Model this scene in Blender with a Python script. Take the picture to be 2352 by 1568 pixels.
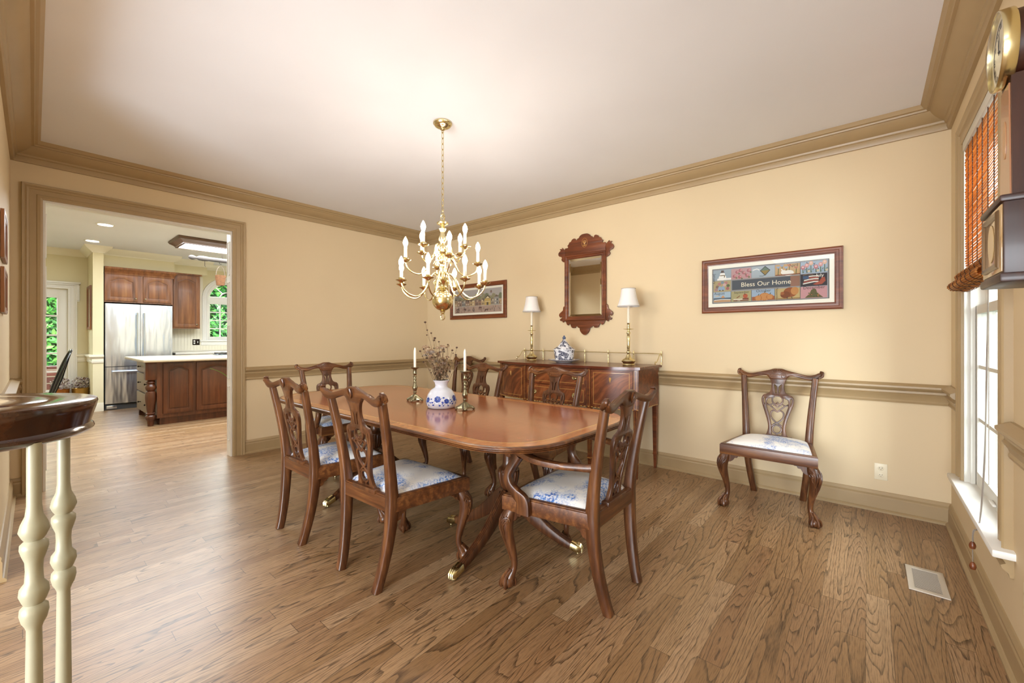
import bpy, bmesh, math, random
from mathutils import Vector, Matrix, Euler
PI = math.pi
rnd = random.Random(7)
scene = bpy.context.scene
for o in list(bpy.data.objects):
    bpy.data.objects.remove(o, do_unlink=True)

# ------------------------------------------------------------------ camera, sky, lights, exposure
cam_d = bpy.data.cameras.new('camera')
cam = bpy.data.objects.new('camera', cam_d)
scene.collection.objects.link(cam)
cam.location = (5.0101, -3.9503, 1.2304)
cam.rotation_euler = (PI / 2, 0, 0.7043)
cam_d.sensor_fit = 'HORIZONTAL'; cam_d.sensor_width = 36.0
cam_d.lens = 963.09 * 36.0 / 2352.0
cam_d.shift_y = -(784.0 - 774.1) / 2352.0
cam_d.clip_start = 0.02; cam_d.clip_end = 200
scene.camera = cam

world = bpy.data.worlds.new('daylight'); scene.world = world
world.use_nodes = True
_bg = world.node_tree.nodes['Background']
_bg.inputs[0].default_value = (0.80, 0.92, 1.0, 1); _bg.inputs[1].default_value = 1.5

def area(name, loc, rot, sx, sy, watts, col):
    l = bpy.data.lights.new(name, 'AREA'); l.shape = 'RECTANGLE'; l.size = sx; l.size_y = sy
    l.energy = watts; l.color = col
    o = bpy.data.objects.new(name, l); scene.collection.objects.link(o)
    o.location = loc; o.rotation_euler = rot
    return o
# daylight falling in through the dining window, the kitchen window and door; below, added fill lamps for hall and kitchen
area('window_daylight', (7.6, -3.4, 1.75), (0, math.radians(90), math.radians(-48)), 1.8, 1.8, 220, (0.90, 0.96, 1.0))
area('window_skylight', (6.5, -0.95, 2.6), (0, math.radians(50), 0), 1.4, 1.6, 130, (0.90, 0.96, 1.0))
area('kitchen_window_daylight', (-6.3, -0.95, 3.1), (0, math.radians(-48), 0), 1.6, 1.6, 420, (0.93, 1.0, 0.97))
area('kitchen_door_daylight', (-6.2, -3.9, 2.7), (0, math.radians(-50), 0), 1.4, 1.4, 300, (0.93, 1.0, 0.97))
area('hall_fill', (4.5, -7.0, .95), (math.radians(97), 0, math.radians(27)), 2.6, 1.5, 320, (0.86, 0.93, 1.0))  # added fill lamp behind the camera; the hall has no window
area('hall_overhead_fill', (4.4, -5.4, 2.70), (0, 0, 0), 1.6, 1.2, 25, (0.97, 0.98, 1.0))  # added overhead fill in the unseen hall, without a fixture
area('kitchen_overhead_fill', (-1.9, -2.3, 2.70), (0, 0, 0), 2.6, 2.6, 205, (0.86, 0.94, 1.0))  # added overhead fill, boosting the modelled kitchen ceiling fixtures
BULB = 165.0       # radiance of the chandelier bulbs
FLUOR = 24.0       # kitchen fluorescent diffuser
scene.view_settings.view_transform = 'Standard'; scene.view_settings.look = 'None'
scene.view_settings.exposure = 0.06; scene.view_settings.gamma = 1.0
scene.view_settings.use_curve_mapping = False
scene.render.film_transparent = False
cy = scene.cycles
cy.use_denoising = True
try: cy.denoiser = 'OPENIMAGEDENOISE'
except Exception: pass
cy.max_bounces = 7; cy.diffuse_bounces = 4; cy.glossy_bounces = 4; cy.transmission_bounces = 4; cy.transparent_max_bounces = 8
cy.sample_clamp_indirect = 4.0; cy.caustics_reflective = False; cy.caustics_refractive = False
cy.blur_glossy = 1.0

# ------------------------------------------------------------------ materials
def C(h):
    r = [int(h[i:i + 2], 16) / 255 for i in (0, 2, 4)]
    return tuple((v / 12.92 if v <= .04045 else ((v + .055) / 1.055) ** 2.4) for v in r) + (1,)
def mat(name):
    m = bpy.data.materials.new(name); m.use_nodes = True
    nt = m.node_tree
    return m, nt, nt.nodes['Principled BSDF']
def nd(nt, typ, **kw):
    n = nt.nodes.new(typ)
    for k, v in kw.items():
        if k.startswith('i_'):
            n.inputs[k[2:].replace('_', ' ')].default_value = v
        else: setattr(n, k, v)
    return n
def mth(nt, op, a, b=None, c=None):
    n = nt.nodes.new('ShaderNodeMath'); n.operation = op
    for i, v in enumerate((a, b, c)):
        if v is None: continue
        if hasattr(v, 'type') and hasattr(v, 'node'): nt.links.new(v, n.inputs[i])
        else: n.inputs[i].default_value = v
    return n.outputs[0]
def ramp(nt, fac, stops, interp='LINEAR'):
    n = nt.nodes.new('ShaderNodeValToRGB'); n.color_ramp.interpolation = interp
    e = n.color_ramp.elements
    while len(e) < len(stops): e.new(0.5)
    for el, (p, c) in zip(e, stops): el.position = p; el.color = c
    nt.links.new(fac, n.inputs[0]); return n.outputs[0]
def mix(nt, fac, a, b, mode='MIX'):
    n = nt.nodes.new('ShaderNodeMix'); n.data_type = 'RGBA'; n.blend_type = mode
    for s, v in ((n.inputs[0], fac), (n.inputs[6], a), (n.inputs[7], b)):
        if hasattr(v, 'node'): nt.links.new(v, s)
        else: s.default_value = v
    return n.outputs[2]
def coords(nt, scale=(1, 1, 1), loc=(0, 0, 0), rot=(0, 0, 0)):
    t = nt.nodes.new('ShaderNodeTexCoord'); m = nt.nodes.new('ShaderNodeMapping')
    m.inputs['Scale'].default_value = scale; m.inputs['Location'].default_value = loc; m.inputs['Rotation'].default_value = rot
    nt.links.new(t.outputs['Object'], m.inputs[0]); return m.outputs[0]
def noise(nt, vec, scale, detail=3, rough=.5, out=0):
    n = nt.nodes.new('ShaderNodeTexNoise'); n.inputs['Scale'].default_value = scale
    n.inputs['Detail'].default_value = detail; n.inputs['Roughness'].default_value = rough
    nt.links.new(vec, n.inputs['Vector']); return n.outputs[out]
def bump(nt, b, h, strength=.2, dist=.002):
    n = nt.nodes.new('ShaderNodeBump'); n.inputs['Strength'].default_value = strength; n.inputs['Distance'].default_value = dist
    nt.links.new(h, n.inputs['Height']); nt.links.new(n.outputs[0], b.inputs['Normal'])
def plain(name, col, rough=.5, metal=0, spec=.5, coat=0, em=None, ems=0, var=0, vscale=6):
    m, nt, b = mat(name)
    c = C(col) if isinstance(col, str) else col
    b.inputs['Base Color'].default_value = c
    b.inputs['Roughness'].default_value = rough; b.inputs['Metallic'].default_value = metal
    b.inputs['Specular IOR Level'].default_value = spec
    b.inputs['Coat Weight'].default_value = coat; b.inputs['Coat Roughness'].default_value = .08
    if em: b.inputs['Emission Color'].default_value = C(em); b.inputs['Emission Strength'].default_value = ems
    if var:
        f = noise(nt, coords(nt), vscale, 4)
        d = tuple(x * (1 - var) for x in c[:3]) + (1,); l = tuple(min(1, x * (1 + var)) for x in c[:3]) + (1,)
        nt.links.new(ramp(nt, f, [(.3, d), (.7, l)]), b.inputs['Base Color'])
    return m
def wood(name, dark, mid, light, axis=2, sc=30, rough=.28, coat=.25, stretch=14, fig=0.0):
    m, nt, b = mat(name)
    s = [sc] * 3; s[axis] = sc / stretch
    v = coords(nt, tuple(s), rot=(.03, .02, .05))
    n1 = noise(nt, v, 1.0, 5, .62)
    s2 = [sc * .18] * 3; s2[axis] = sc * .18 / 5
    n2 = noise(nt, coords(nt, tuple(s2)), 1.0, 2)
    f = mth(nt, 'ADD', mth(nt, 'MULTIPLY', n1, .72), mth(nt, 'MULTIPLY', n2, .28))
    if fig:
        w = nt.nodes.new('ShaderNodeTexWave'); w.inputs['Scale'].default_value = 3.0; w.inputs['Distortion'].default_value = 5.0; w.inputs['Detail'].default_value = 4; w.inputs['Detail Scale'].default_value = .7; w.inputs['Detail Roughness'].default_value = .62
        s3 = [3.2] * 3; s3[axis] = 2.0
        nt.links.new(coords(nt, tuple(s3), rot=(.3, .4, .2)), w.inputs[0])
        f = mth(nt, 'ADD', mth(nt, 'MULTIPLY', f, 1 - fig), mth(nt, 'MULTIPLY', w.outputs['Fac'], fig))
    nt.links.new(ramp(nt, f, [(.30, C(dark)), (.5, C(mid)), (.70, C(light))]), b.inputs['Base Color'])
    b.inputs['Roughness'].default_value = rough; b.inputs['Coat Weight'].default_value = coat; b.inputs['Coat Roughness'].default_value = .12
    bump(nt, b, n1, .06, .001)
    return m

def wall_mat(name, col):
    m, nt, b = mat(name)
    n = noise(nt, coords(nt), 1.3, 3)
    c = C(col)
    nt.links.new(ramp(nt, n, [(.3, tuple(x * .965 for x in c[:3]) + (1,)), (.7, c)]), b.inputs['Base Color'])
    b.inputs['Roughness'].default_value = .62; b.inputs['Specular IOR Level'].default_value = .25
    bump(nt, b, noise(nt, coords(nt), 260, 2), .04, .001)
    return m

def floor_mat():
    m, nt, b = mat('oak_strip_floor')
    t = nt.nodes.new('ShaderNodeTexCoord'); sp = nt.nodes.new('ShaderNodeSeparateXYZ')
    nt.links.new(t.outputs['Object'], sp.inputs[0])
    x, y = sp.outputs[0], sp.outputs[1]
    W, L = .082, 1.15
    xs = mth(nt, 'DIVIDE', x, W); ix = mth(nt, 'FLOOR', xs); fx = mth(nt, 'FRACT', xs)
    wn = nt.nodes.new('ShaderNodeTexWhiteNoise'); wn.noise_dimensions = '1D'; nt.links.new(ix, wn.inputs['W'])
    ys = mth(nt, 'ADD', mth(nt, 'DIVIDE', y, L), mth(nt, 'MULTIPLY', wn.outputs[0], 7.3))
    iy = mth(nt, 'FLOOR', ys); fy = mth(nt, 'FRACT', ys)
    cb = nt.nodes.new('ShaderNodeCombineXYZ'); nt.links.new(ix, cb.inputs[0]); nt.links.new(iy, cb.inputs[1])
    wp = nt.nodes.new('ShaderNodeTexWhiteNoise'); wp.noise_dimensions = '2D'; nt.links.new(cb.outputs[0], wp.inputs['Vector'])
    r = wp.outputs[0]
    # growth-ring contours of a noise field stretched along the board
    gc = nt.nodes.new('ShaderNodeCombineXYZ')
    nt.links.new(mth(nt, 'ADD', mth(nt, 'MULTIPLY', x, 8.0), mth(nt, 'MULTIPLY', r, 91.0)), gc.inputs[0])
    nt.links.new(mth(nt, 'ADD', mth(nt, 'MULTIPLY', y, .62), mth(nt, 'MULTIPLY', r, 37.0)), gc.inputs[1])
    nt.links.new(mth(nt, 'MULTIPLY', r, 53.0), gc.inputs[2])
    wob = nt.nodes.new('ShaderNodeCombineXYZ')
    nt.links.new(mth(nt, 'MULTIPLY', x, 26.0), wob.inputs[0]); nt.links.new(mth(nt, 'MULTIPLY', y, 6.0), wob.inputs[1]); nt.links.new(r, wob.inputs[2])
    fld = mth(nt, 'ADD', noise(nt, gc.outputs[0], 1.0, 1.0, .4), mth(nt, 'MULTIPLY', noise(nt, wob.outputs[0], 1.0, 2, .5), .045))
    k = mth(nt, 'ADD', 15.0, mth(nt, 'MULTIPLY', wp.outputs[0], 16.0))
    ring = mth(nt, 'FRACT', mth(nt, 'MULTIPLY', fld, k))
    line = ramp(nt, ring, [(0.0, (0, 0, 0, 1)), (.04, (1, 1, 1, 1)), (.14, (.78, .78, .78, 1)), (.30, (.14, .14, .14, 1)), (1.0, (0, 0, 0, 1))])
    pc = nt.nodes.new('ShaderNodeCombineXYZ')
    nt.links.new(mth(nt, 'MULTIPLY', x, 300.0), pc.inputs[0]); nt.links.new(mth(nt, 'MULTIPLY', y, 16.0), pc.inputs[1]); nt.links.new(r, pc.inputs[2])
    pore = noise(nt, pc.outputs[0], 1.0, 3, .6)
    soft = noise(nt, gc.outputs[0], .5, 2)
    base = ramp(nt, r, [(0, C('93734e')), (.25, C('a3825b')), (.5, C('b1906a')), (.75, C('997753')), (1, C('bc9d78'))])
    base = mix(nt, mth(nt, 'MULTIPLY', soft, .35), base, C('7d4e2c'))
    col = mix(nt, mth(nt, 'MULTIPLY', line, mth(nt, 'MULTIPLY', ramp(nt, pore, [(.30, (1, 1, 1, 1)), (.72, (.30, .30, .30, 1))]), .97)), base, C('1f1207'))
    pf = ramp(nt, pore, [(.36, (1, 1, 1, 1)), (.52, (0, 0, 0, 1))])
    col = mix(nt, mth(nt, 'MULTIPLY', pf, .42), col, C('4c2f1a'))
    seam = mth(nt, 'MAXIMUM', mth(nt, 'LESS_THAN', fx, .018), mth(nt, 'LESS_THAN', fy, .0022))
    col = mix(nt, mth(nt, 'MULTIPLY', seam, .65), col, C('2a1609'))
    nt.links.new(col, b.inputs['Base Color'])
    b.inputs['Roughness'].default_value = .36
    b.inputs['Specular IOR Level'].default_value = .5
    b.inputs['Coat Weight'].default_value = .16; b.inputs['Coat Roughness'].default_value = .26
    hh = mth(nt, 'SUBTRACT', 1.0, mth(nt, 'ADD', mth(nt, 'MULTIPLY', line, .3), seam))
    bump(nt, b, hh, .08, .002)
    return m

def toile_mat():
    m, nt, b = mat('blue_toile_fabric')
    oi = nt.nodes.new('ShaderNodeObjectInfo')
    t = nt.nodes.new('ShaderNodeTexCoord'); va = nt.nodes.new('ShaderNodeVectorMath'); va.operation = 'ADD'
    nt.links.new(t.outputs['Object'], va.inputs[0])
    cb = nt.nodes.new('ShaderNodeCombineXYZ'); nt.links.new(mth(nt, 'MULTIPLY', oi.outputs['Random'], 13.0), cb.inputs[0])
    nt.links.new(cb.outputs[0], va.inputs[1])
    big = noise(nt, va.outputs[0], 7.0, 1.5, .5)
    fine = noise(nt, va.outputs[0], 85.0, 4, .65)
    med = noise(nt, va.outputs[0], 24.0, 4, .65)
    mask = ramp(nt, big, [(.47, (0, 0, 0, 1)), (.56, (1, 1, 1, 1))])
    leaf = ramp(nt, fine, [(.49, (0, 0, 0, 1)), (.55, (1, 1, 1, 1))])
    twig = ramp(nt, med, [(.475, (0, 0, 0, 1)), (.495, (1, 1, 1, 1)), (.515, (0, 0, 0, 1))])
    f = mth(nt, 'MULTIPLY', mask, mth(nt, 'ADD', .28, mth(nt, 'MULTIPLY', leaf, .72)))
    f = mth(nt, 'MAXIMUM', f, mth(nt, 'MULTIPLY', mth(nt, 'MULTIPLY', twig, .75), ramp(nt, big, [(.38, (0, 0, 0, 1)), (.47, (1, 1, 1, 1))])))
    tone = ramp(nt, med, [(.35, C('2f5fae')), (.65, C('6f9ad4'))])
    nt.links.new(mix(nt, f, C('efede9'), tone), b.inputs['Base Color'])
    b.inputs['Roughness'].default_value = .8; b.inputs['Sheen Weight'].default_value = .15
    bump(nt, b, noise(nt, va.outputs[0], 900, 2), .08, .001)
    return m

def delft_mat(name, col, scale, lo, hi, bg='eef0f4'):
    m, nt, b = mat(name)
    a = noise(nt, coords(nt), scale, 2, .5); c = noise(nt, coords(nt), scale * 4, 3, .6)
    mask = ramp(nt, a, [(lo, (0, 0, 0, 1)), (lo + .03, (1, 1, 1, 1))])
    vein = ramp(nt, c, [(.40, (.45, .45, .45, 1)), (.55, (1, 1, 1, 1))])
    nt.links.new(mix(nt, mth(nt, 'MULTIPLY', mask, vein), C(bg), C(col)), b.inputs['Base Color'])
    b.inputs['Roughness'].default_value = .15; b.inputs['Coat Weight'].default_value = .4
    return m

M = {}
M['wall'] = wall_mat('cream_yellow_wall_paint', 'dcc8a4')
M['ceil'] = wall_mat('white_ceiling_paint', 'e8e9ee')
M['kwall'] = wall_mat('pale_yellow_kitchen_paint', 'e4dab6')
M['ktrim'] = plain('cream_kitchen_trim_paint', 'ece6d2', .4)
M['trim'] = plain('taupe_trim_paint', 'a8906a', .38, var=.03)
M['white'] = plain('white_paint', 'e9e7e1', .4)
M['floor'] = floor_mat()
M['toile'] = toile_mat()
M['mahog'] = wood('mahogany', '2c170a', '53301a', '80532f', 2, 40, .34, .14)
M['mahog_x'] = wood('mahogany_grain_across', '321a0b', '5c351b', '88592f', 0, 40, .34, .14)
M['mahog_red'] = wood('red_mahogany', '43200f', '6a3519', '8a4c27', 0, 30, .36, .10)
M['mahog_dark'] = wood('dark_mahogany', '1d0b07', '301309', '43200f', 2, 26, .42, .08)
def flame_mat():
    m, nt, b = mat('flame_mahogany_veneer')
    t = nt.nodes.new('ShaderNodeTexCoord'); sp = nt.nodes.new('ShaderNodeSeparateXYZ'); nt.links.new(t.outputs['Object'], sp.inputs[0])
    z = mth(nt, 'SUBTRACT', sp.outputs[2], .56); big = noise(nt, coords(nt, (3, 3, 4)), 1.0, 2)
    a = mth(nt, 'ADD', mth(nt, 'ADD', mth(nt, 'MULTIPLY', sp.outputs[0], 15.0), mth(nt, 'MULTIPLY', mth(nt, 'MULTIPLY', z, z), -34.0)), mth(nt, 'MULTIPLY', big, 3.2))
    cb = nt.nodes.new('ShaderNodeCombineXYZ'); nt.links.new(a, cb.inputs[0]); nt.links.new(mth(nt, 'MULTIPLY', z, 5.0), cb.inputs[1])
    n1 = noise(nt, cb.outputs[0], 1.0, 5, .6)
    n2 = noise(nt, coords(nt, (2.2, 2.2, 2.6)), 1.0, 2)
    f = mth(nt, 'ADD', mth(nt, 'MULTIPLY', n1, .7), mth(nt, 'MULTIPLY', n2, .3))
    nt.links.new(ramp(nt, f, [(.32, C('3f1c0c')), (.48, C('6d3819')), (.58, C('8d4f28')), (.70, C('a5683a'))]), b.inputs['Base Color'])
    b.inputs['Roughness'].default_value = .4; b.inputs['Coat Weight'].default_value = .06; b.inputs['Coat Roughness'].default_value = .25
    return m
M['flame'] = flame_mat()
M['table'] = wood('satin_mahogany_table_top', '80401f', '9c5530', 'ae673b', 0, 22, .16, .35, 16, .12)
M['band'] = wood('crossbanded_veneer', '94512a', 'b87440', 'cb8a52', 1, 26, .16, .35, 6)
M['inlay'] = plain('satinwood_inlay', 'c99a58', .25, coat=.3)
M['cherry'] = wood('cherry_cabinet', '5a351c', '8a5732', 'ab7647', 2, 20, .42, .08)
M['brass'] = plain('polished_brass', 'dfd2a2', .2, 1)
M['brass_old'] = plain('antique_brass', '938d72', .3, 1, var=.1)
M['bronze'] = plain('dark_bronze_metal', '2b221c', .4, .8)
M['steel'] = None
M['glass'] = None
def glass_mat(name, tint, refl=.5, rough=0.0):
    m = bpy.data.materials.new(name); m.use_nodes = True; nt = m.node_tree; nt.nodes.clear()
    o = nt.nodes.new('ShaderNodeOutputMaterial'); tr = nt.nodes.new('ShaderNodeBsdfTransparent'); g = nt.nodes.new('ShaderNodeBsdfGlossy')
    tr.inputs[0].default_value = tint; g.inputs['Roughness'].default_value = rough
    fr = nt.nodes.new('ShaderNodeFresnel'); fr.inputs[0].default_value = 1.45
    mx = nt.nodes.new('ShaderNodeMixShader')
    ge = nt.nodes.new('ShaderNodeNewGeometry'); nt.links.new(mth(nt, 'MULTIPLY', mth(nt, 'MULTIPLY', fr.outputs[0], refl), mth(nt, 'SUBTRACT', 1.0, ge.outputs['Backfacing'])), mx.inputs[0]); nt.links.new(tr.outputs[0], mx.inputs[1]); nt.links.new(g.outputs[0], mx.inputs[2])
    nt.links.new(mx.outputs[0], o.inputs[0]); return m
M['glass'] = glass_mat('clear_pane_glass', (.97, .98, .98, 1), 1.0)
M['mirror'] = plain('silvered_mirror', 'f2f2ee', .01, 1)
def steel_mat():
    m, nt, b = mat('brushed_stainless_steel')
    b.inputs['Base Color'].default_value = C('dde8f6'); b.inputs['Metallic'].default_value = 1; b.inputs['Roughness'].default_value = .27
    n = noise(nt, coords(nt, (1, 5, .9)), 1.5, 2); bump(nt, b, n, .35, .05)
    return m
M['steel'] = steel_mat()
M['ivory'] = plain('ivory_wax', 'efe9da', .45)
M['shade'] = plain('white_pleated_shade_fabric', 'ece9e6', .8)
M['gimp'] = plain('grey_braid_trim', 'b9b3b0', .8)
M['sleeve'] = plain('cream_candle_sleeve', 'efe6d2', .5)
M['bulb'] = plain('lit_bulb', 'ffffff', .3, em='fff4e4', ems=BULB)
M['black'] = plain('black_lacquer', '101013', .2, coat=.4)
M['dark'] = plain('dark_paint_and_shade', '16120f', .7)
M['plate'] = plain('almond_plastic', 'e6dcc0', .4)
M['leaf'] = plain('green_leaves', '3f8a3c', .5, var=.55, vscale=9)
M['leaf2'] = plain('light_green_leaves', '67b050', .5, var=.4, vscale=11)
M['blade'] = plain('green_blade_leaf', '6f9448', .4)
M['mull'] = plain('grey_white_window_paint', 'd5d2c8', .4)
def slat_mat():
    m, nt, b = mat('bamboo_slats')
    o = nt.nodes['Material Output']; tr = nt.nodes.new('ShaderNodeBsdfTranslucent'); mx = nt.nodes.new('ShaderNodeMixShader')
    oi = noise(nt, coords(nt, (1, .3, 70)), 1.0, 2)
    c = ramp(nt, oi, [(.35, C('b8702e')), (.65, C('eaae58'))]); nt.links.new(c, b.inputs['Base Color']); nt.links.new(c, tr.inputs[0])
    mx.inputs[0].default_value = .55; nt.links.new(b.outputs[0], mx.inputs[1]); nt.links.new(tr.outputs[0], mx.inputs[2]); nt.links.new(mx.outputs[0], o.inputs[0]); return m
M['slat'] = slat_mat()
M['sidewall'] = plain('pale_neighbour_siding', 'd9e4ea', .7)
# ------------------------------------------------------------------ mesh helpers
COL = scene.collection
def I(): return Matrix.Identity(4)
def T(x, y, z): return Matrix.Translation((x, y, z))
def R(ax, deg): return Matrix.Rotation(math.radians(deg), 4, ax)
def cr(pts, n=6, closed=False):
    P = [Vector(p) for p in pts]; out = []
    m = len(P); rng = range(m if closed else m - 1)
    for i in rng:
        if closed: a, b, c, d = P[i - 1], P[i], P[(i + 1) % m], P[(i + 2) % m]
        else: a, b, c, d = P[max(i - 1, 0)], P[i], P[i + 1], P[min(i + 2, m - 1)]
        for k in range(n):
            t = k / n
            out.append(.5 * ((2 * b) + (c - a) * t + (2 * a - 5 * b + 4 * c - d) * t * t + (3 * b - a - 3 * c + d) * t ** 3))
    if not closed: out.append(P[-1].copy())
    return out
def crv(vals, n=6):
    return [tuple(v) for v in cr([Vector(tuple(v) + (0,) * (3 - len(v))) if not isinstance(v, (int, float)) else Vector((v, 0, 0)) for v in vals], n)]

class MB:
    def __init__(s): s.bm = bmesh.new()
    def _fin(s, faces, mi, smooth=True):
        for f in faces: f.material_index = mi; f.smooth = smooth
    def box(s, x0, x1, y0, y1, z0, z1, b=0.0, mi=0, X=None, seg=2):
        Mx = T((x0 + x1) / 2, (y0 + y1) / 2, (z0 + z1) / 2) @ Matrix.Diagonal((abs(x1 - x0), abs(y1 - y0), abs(z1 - z0), 1))
        t = bmesh.new(); bmesh.ops.create_cube(t, size=1, matrix=Mx)
        if b > 0:
            bmesh.ops.bevel(t, geom=list(t.edges), offset=b, segments=seg, profile=.5, affect='EDGES', clamp_overlap=True)
        s.merge(t, mi, X); return s
    def merge(s, t, mi=0, X=None, keep=False):
        if X is not None: bmesh.ops.transform(t, matrix=X, verts=t.verts)
        vm = {v: s.bm.verts.new(v.co) for v in t.verts}
        for f in t.faces:
            try:
                nf = s.bm.faces.new([vm[v] for v in f.verts]); nf.material_index = f.material_index if keep else mi; nf.smooth = True
            except ValueError: pass
        t.free()
    def grid(s, rows, mi=0, cu=False, cv=False, cap=False):
        V = [[s.bm.verts.new(p) for p in r] for r in rows]
        n, m = len(V), len(V[0]); F = []
        for i in range(n if cv else n - 1):
            for j in range(m if cu else m - 1):
                q = [V[i][j], V[i][(j + 1) % m], V[(i + 1) % n][(j + 1) % m], V[(i + 1) % n][j]]
                try: F.append(s.bm.faces.new(q))
                except ValueError: pass
        if cap:
            for r, fl in ((V[0], True), (V[-1], False)):
                try: F.append(s.bm.faces.new(r[::-1] if fl else r))
                except ValueError: pass
        s._fin(F, mi); return s
    def lathe(s, prof, n=20, X=None, mi=0, cap=True):
        rows = []
        for pz in prof:
            r, z = pz[0], pz[1]
            r = max(r, 1e-4)
            row = [Vector((r * math.cos(2 * PI * k / n), r * math.sin(2 * PI * k / n), z)) for k in range(n)]
            if X is not None: row = [X @ p for p in row]
            rows.append(row)
        return s.grid(rows, mi, cu=True, cap=cap)
    def tube(s, pts, rad, n=8, mi=0, up=(0, 0, 1), cap=True, closed=False, sect=None):
        P = [Vector(p) for p in pts]; m = len(P)
        if isinstance(rad, (int, float)): rad = [rad] * m
        if len(rad) != m:   # resample
            q = len(rad) - 1; rr = []
            for i in range(m):
                u = i / (m - 1) * q; a = min(int(u), q - 1); t = u - a
                A, B = rad[a], rad[a + 1]
                rr.append(tuple(A[k] * (1 - t) + B[k] * t for k in range(len(A))) if isinstance(A, (tuple, list)) else A * (1 - t) + B * t)
            rad = rr
        rows = []; N = None
        for i in range(m):
            if closed: t = P[(i + 1) % m] - P[i - 1]
            else: t = P[min(i + 1, m - 1)] - P[max(i - 1, 0)]
            if t.length < 1e-9: t = Vector((0, 0, 1))
            t.normalize()
            if N is None:
                u = Vector(up)
                if abs(u.dot(t)) > .98: u = Vector((1, 0, 0)) if abs(t.x) < .9 else Vector((0, 1, 0))
                N = (u - t * u.dot(t)).normalized()
            else:
                N = (N - t * N.dot(t))
                N.normalize()
            B = t.cross(N)
            ra = rad[i]; a, b = (ra if isinstance(ra, (tuple, list)) else (ra, ra))
            if sect: row = [P[i] + N * (a * q[0]) + B * (b * q[1]) for q in sect]
            else: row = [P[i] + N * (a * math.cos(2 * PI * k / n)) + B * (b * math.sin(2 * PI * k / n)) for k in range(n)]
            rows.append(row)
        return s.grid(rows, mi, cu=True, cv=closed, cap=cap and not closed)
    def sweep(s, prof, path, z0=0.0, closed=False, mi=0, side=1):
        """moulding: prof = [(out, z)], path = [(x, y)]; 'out' is measured to the left of travel (side=1)"""
        P = [Vector((p[0], p[1])) for p in path]; m = len(P); rows = []
        for i in range(m):
            a = P[i - 1] if (closed or i > 0) else None; c = P[(i + 1) % m] if (closed or i < m - 1) else None
            ds = []
            if a is not None: ds.append((P[i] - a).normalized())
            if c is not None: ds.append((c - P[i]).normalized())
            ns = [Vector((-d.y, d.x)) * side for d in ds]
            nn = ns[0] if len(ns) == 1 else (ns[0] + ns[1]) / (1 + ns[0].dot(ns[1]))
            rows.append([Vector((P[i].x + nn.x * d, P[i].y + nn.y * d, z0 + z)) for d, z in prof])
        return s.grid(rows, mi, cu=True, cv=closed, cap=not closed)
    def prism(s, poly, d, X=None, mi=0):
        a = [Vector((p[0], p[1], 0)) for p in poly]; b = [Vector((p[0], p[1], d)) for p in poly]
        if X is not None: a = [X @ p for p in a]; b = [X @ p for p in b]
        return s.grid([a, b], mi, cu=True, cap=True)
    def fill(s, outlines, d, X=None, mi=0, bev=0.0):
        """closed outlines (first one outer, others holes) in local XY, thickness d centred on z=0"""
        cu = bpy.data.curves.new('tmp', 'CURVE'); cu.dimensions = '2D'; cu.fill_mode = 'BOTH'
        cu.extrude = max(d / 2 - bev, 1e-4); cu.bevel_depth = bev; cu.bevel_resolution = 1
        for ol in outlines:
            sp = cu.splines.new('POLY'); sp.points.add(len(ol) - 1); sp.use_cyclic_u = True
            for p, q in zip(sp.points, ol): p.co = (q[0], q[1], 0, 1)
        ob = bpy.data.objects.new('tmp', cu); COL.objects.link(ob)
        dg = bpy.context.evaluated_depsgraph_get(); me = bpy.data.meshes.new_from_object(ob.evaluated_get(dg))
        t = bmesh.new(); t.from_mesh(me); bmesh.ops.remove_doubles(t, verts=t.verts, dist=1e-5)
        bpy.data.objects.remove(ob, do_unlink=True); bpy.data.curves.remove(cu); bpy.data.meshes.remove(me)
        s.merge(t, mi, X); return s
    def text(s, body, size, d, X=None, mi=0, align='CENTER'):
        cu = bpy.data.curves.new('tmp', 'FONT'); cu.body = body; cu.size = size; cu.extrude = d / 2; cu.align_x = align; cu.align_y = 'CENTER'; cu.resolution_u = 3
        ob = bpy.data.objects.new('tmp', cu); COL.objects.link(ob)
        dg = bpy.context.evaluated_depsgraph_get(); me = bpy.data.meshes.new_from_object(ob.evaluated_get(dg))
        t = bmesh.new(); t.from_mesh(me)
        bpy.data.objects.remove(ob, do_unlink=True); bpy.data.curves.remove(cu); bpy.data.meshes.remove(me)
        s.merge(t, mi, X); return s
    def ball(s, c, r, n=12, mi=0, sc=(1, 1, 1), X=None):
        t = bmesh.new(); bmesh.ops.create_uvsphere(t, u_segments=n, v_segments=max(6, n // 2), radius=r)
        bmesh.ops.transform(t, matrix=T(*c) @ Matrix.Diagonal((sc[0], sc[1], sc[2], 1)), verts=t.verts)
        s.merge(t, mi, X); return s
    def build(s, name, mats, parent=None, ang=35, X=None):
        if not isinstance(mats, (list, tuple)): mats = [mats]
        bmesh.ops.recalc_face_normals(s.bm, faces=s.bm.faces)
        if X is not None: bmesh.ops.transform(s.bm, matrix=X, verts=s.bm.verts)
        me = bpy.data.meshes.new(name); s.bm.to_mesh(me); s.bm.free()
        for m in mats: me.materials.append(m)
        me.set_sharp_from_angle(angle=math.radians(ang))
        o = bpy.data.objects.new(name, me); COL.objects.link(o)
        if parent: o.parent = parent
        return o
def tag(o, label=None, cat=None, group=None, kind=None):
    if label: o['label'] = label
    if cat: o['category'] = cat
    if group: o['group'] = group
    if kind: o['kind'] = kind
    return o
def thing(name, label, cat, loc=(0, 0, 0), rz=0, group=None):
    o = bpy.data.objects.new(name, None); COL.objects.link(o); o.empty_display_size = .1
    o.location = loc; o.rotation_euler = (0, 0, math.radians(rz)); return tag(o, label, cat, group)
def struct(o): o['kind'] = 'structure'; return o
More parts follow.
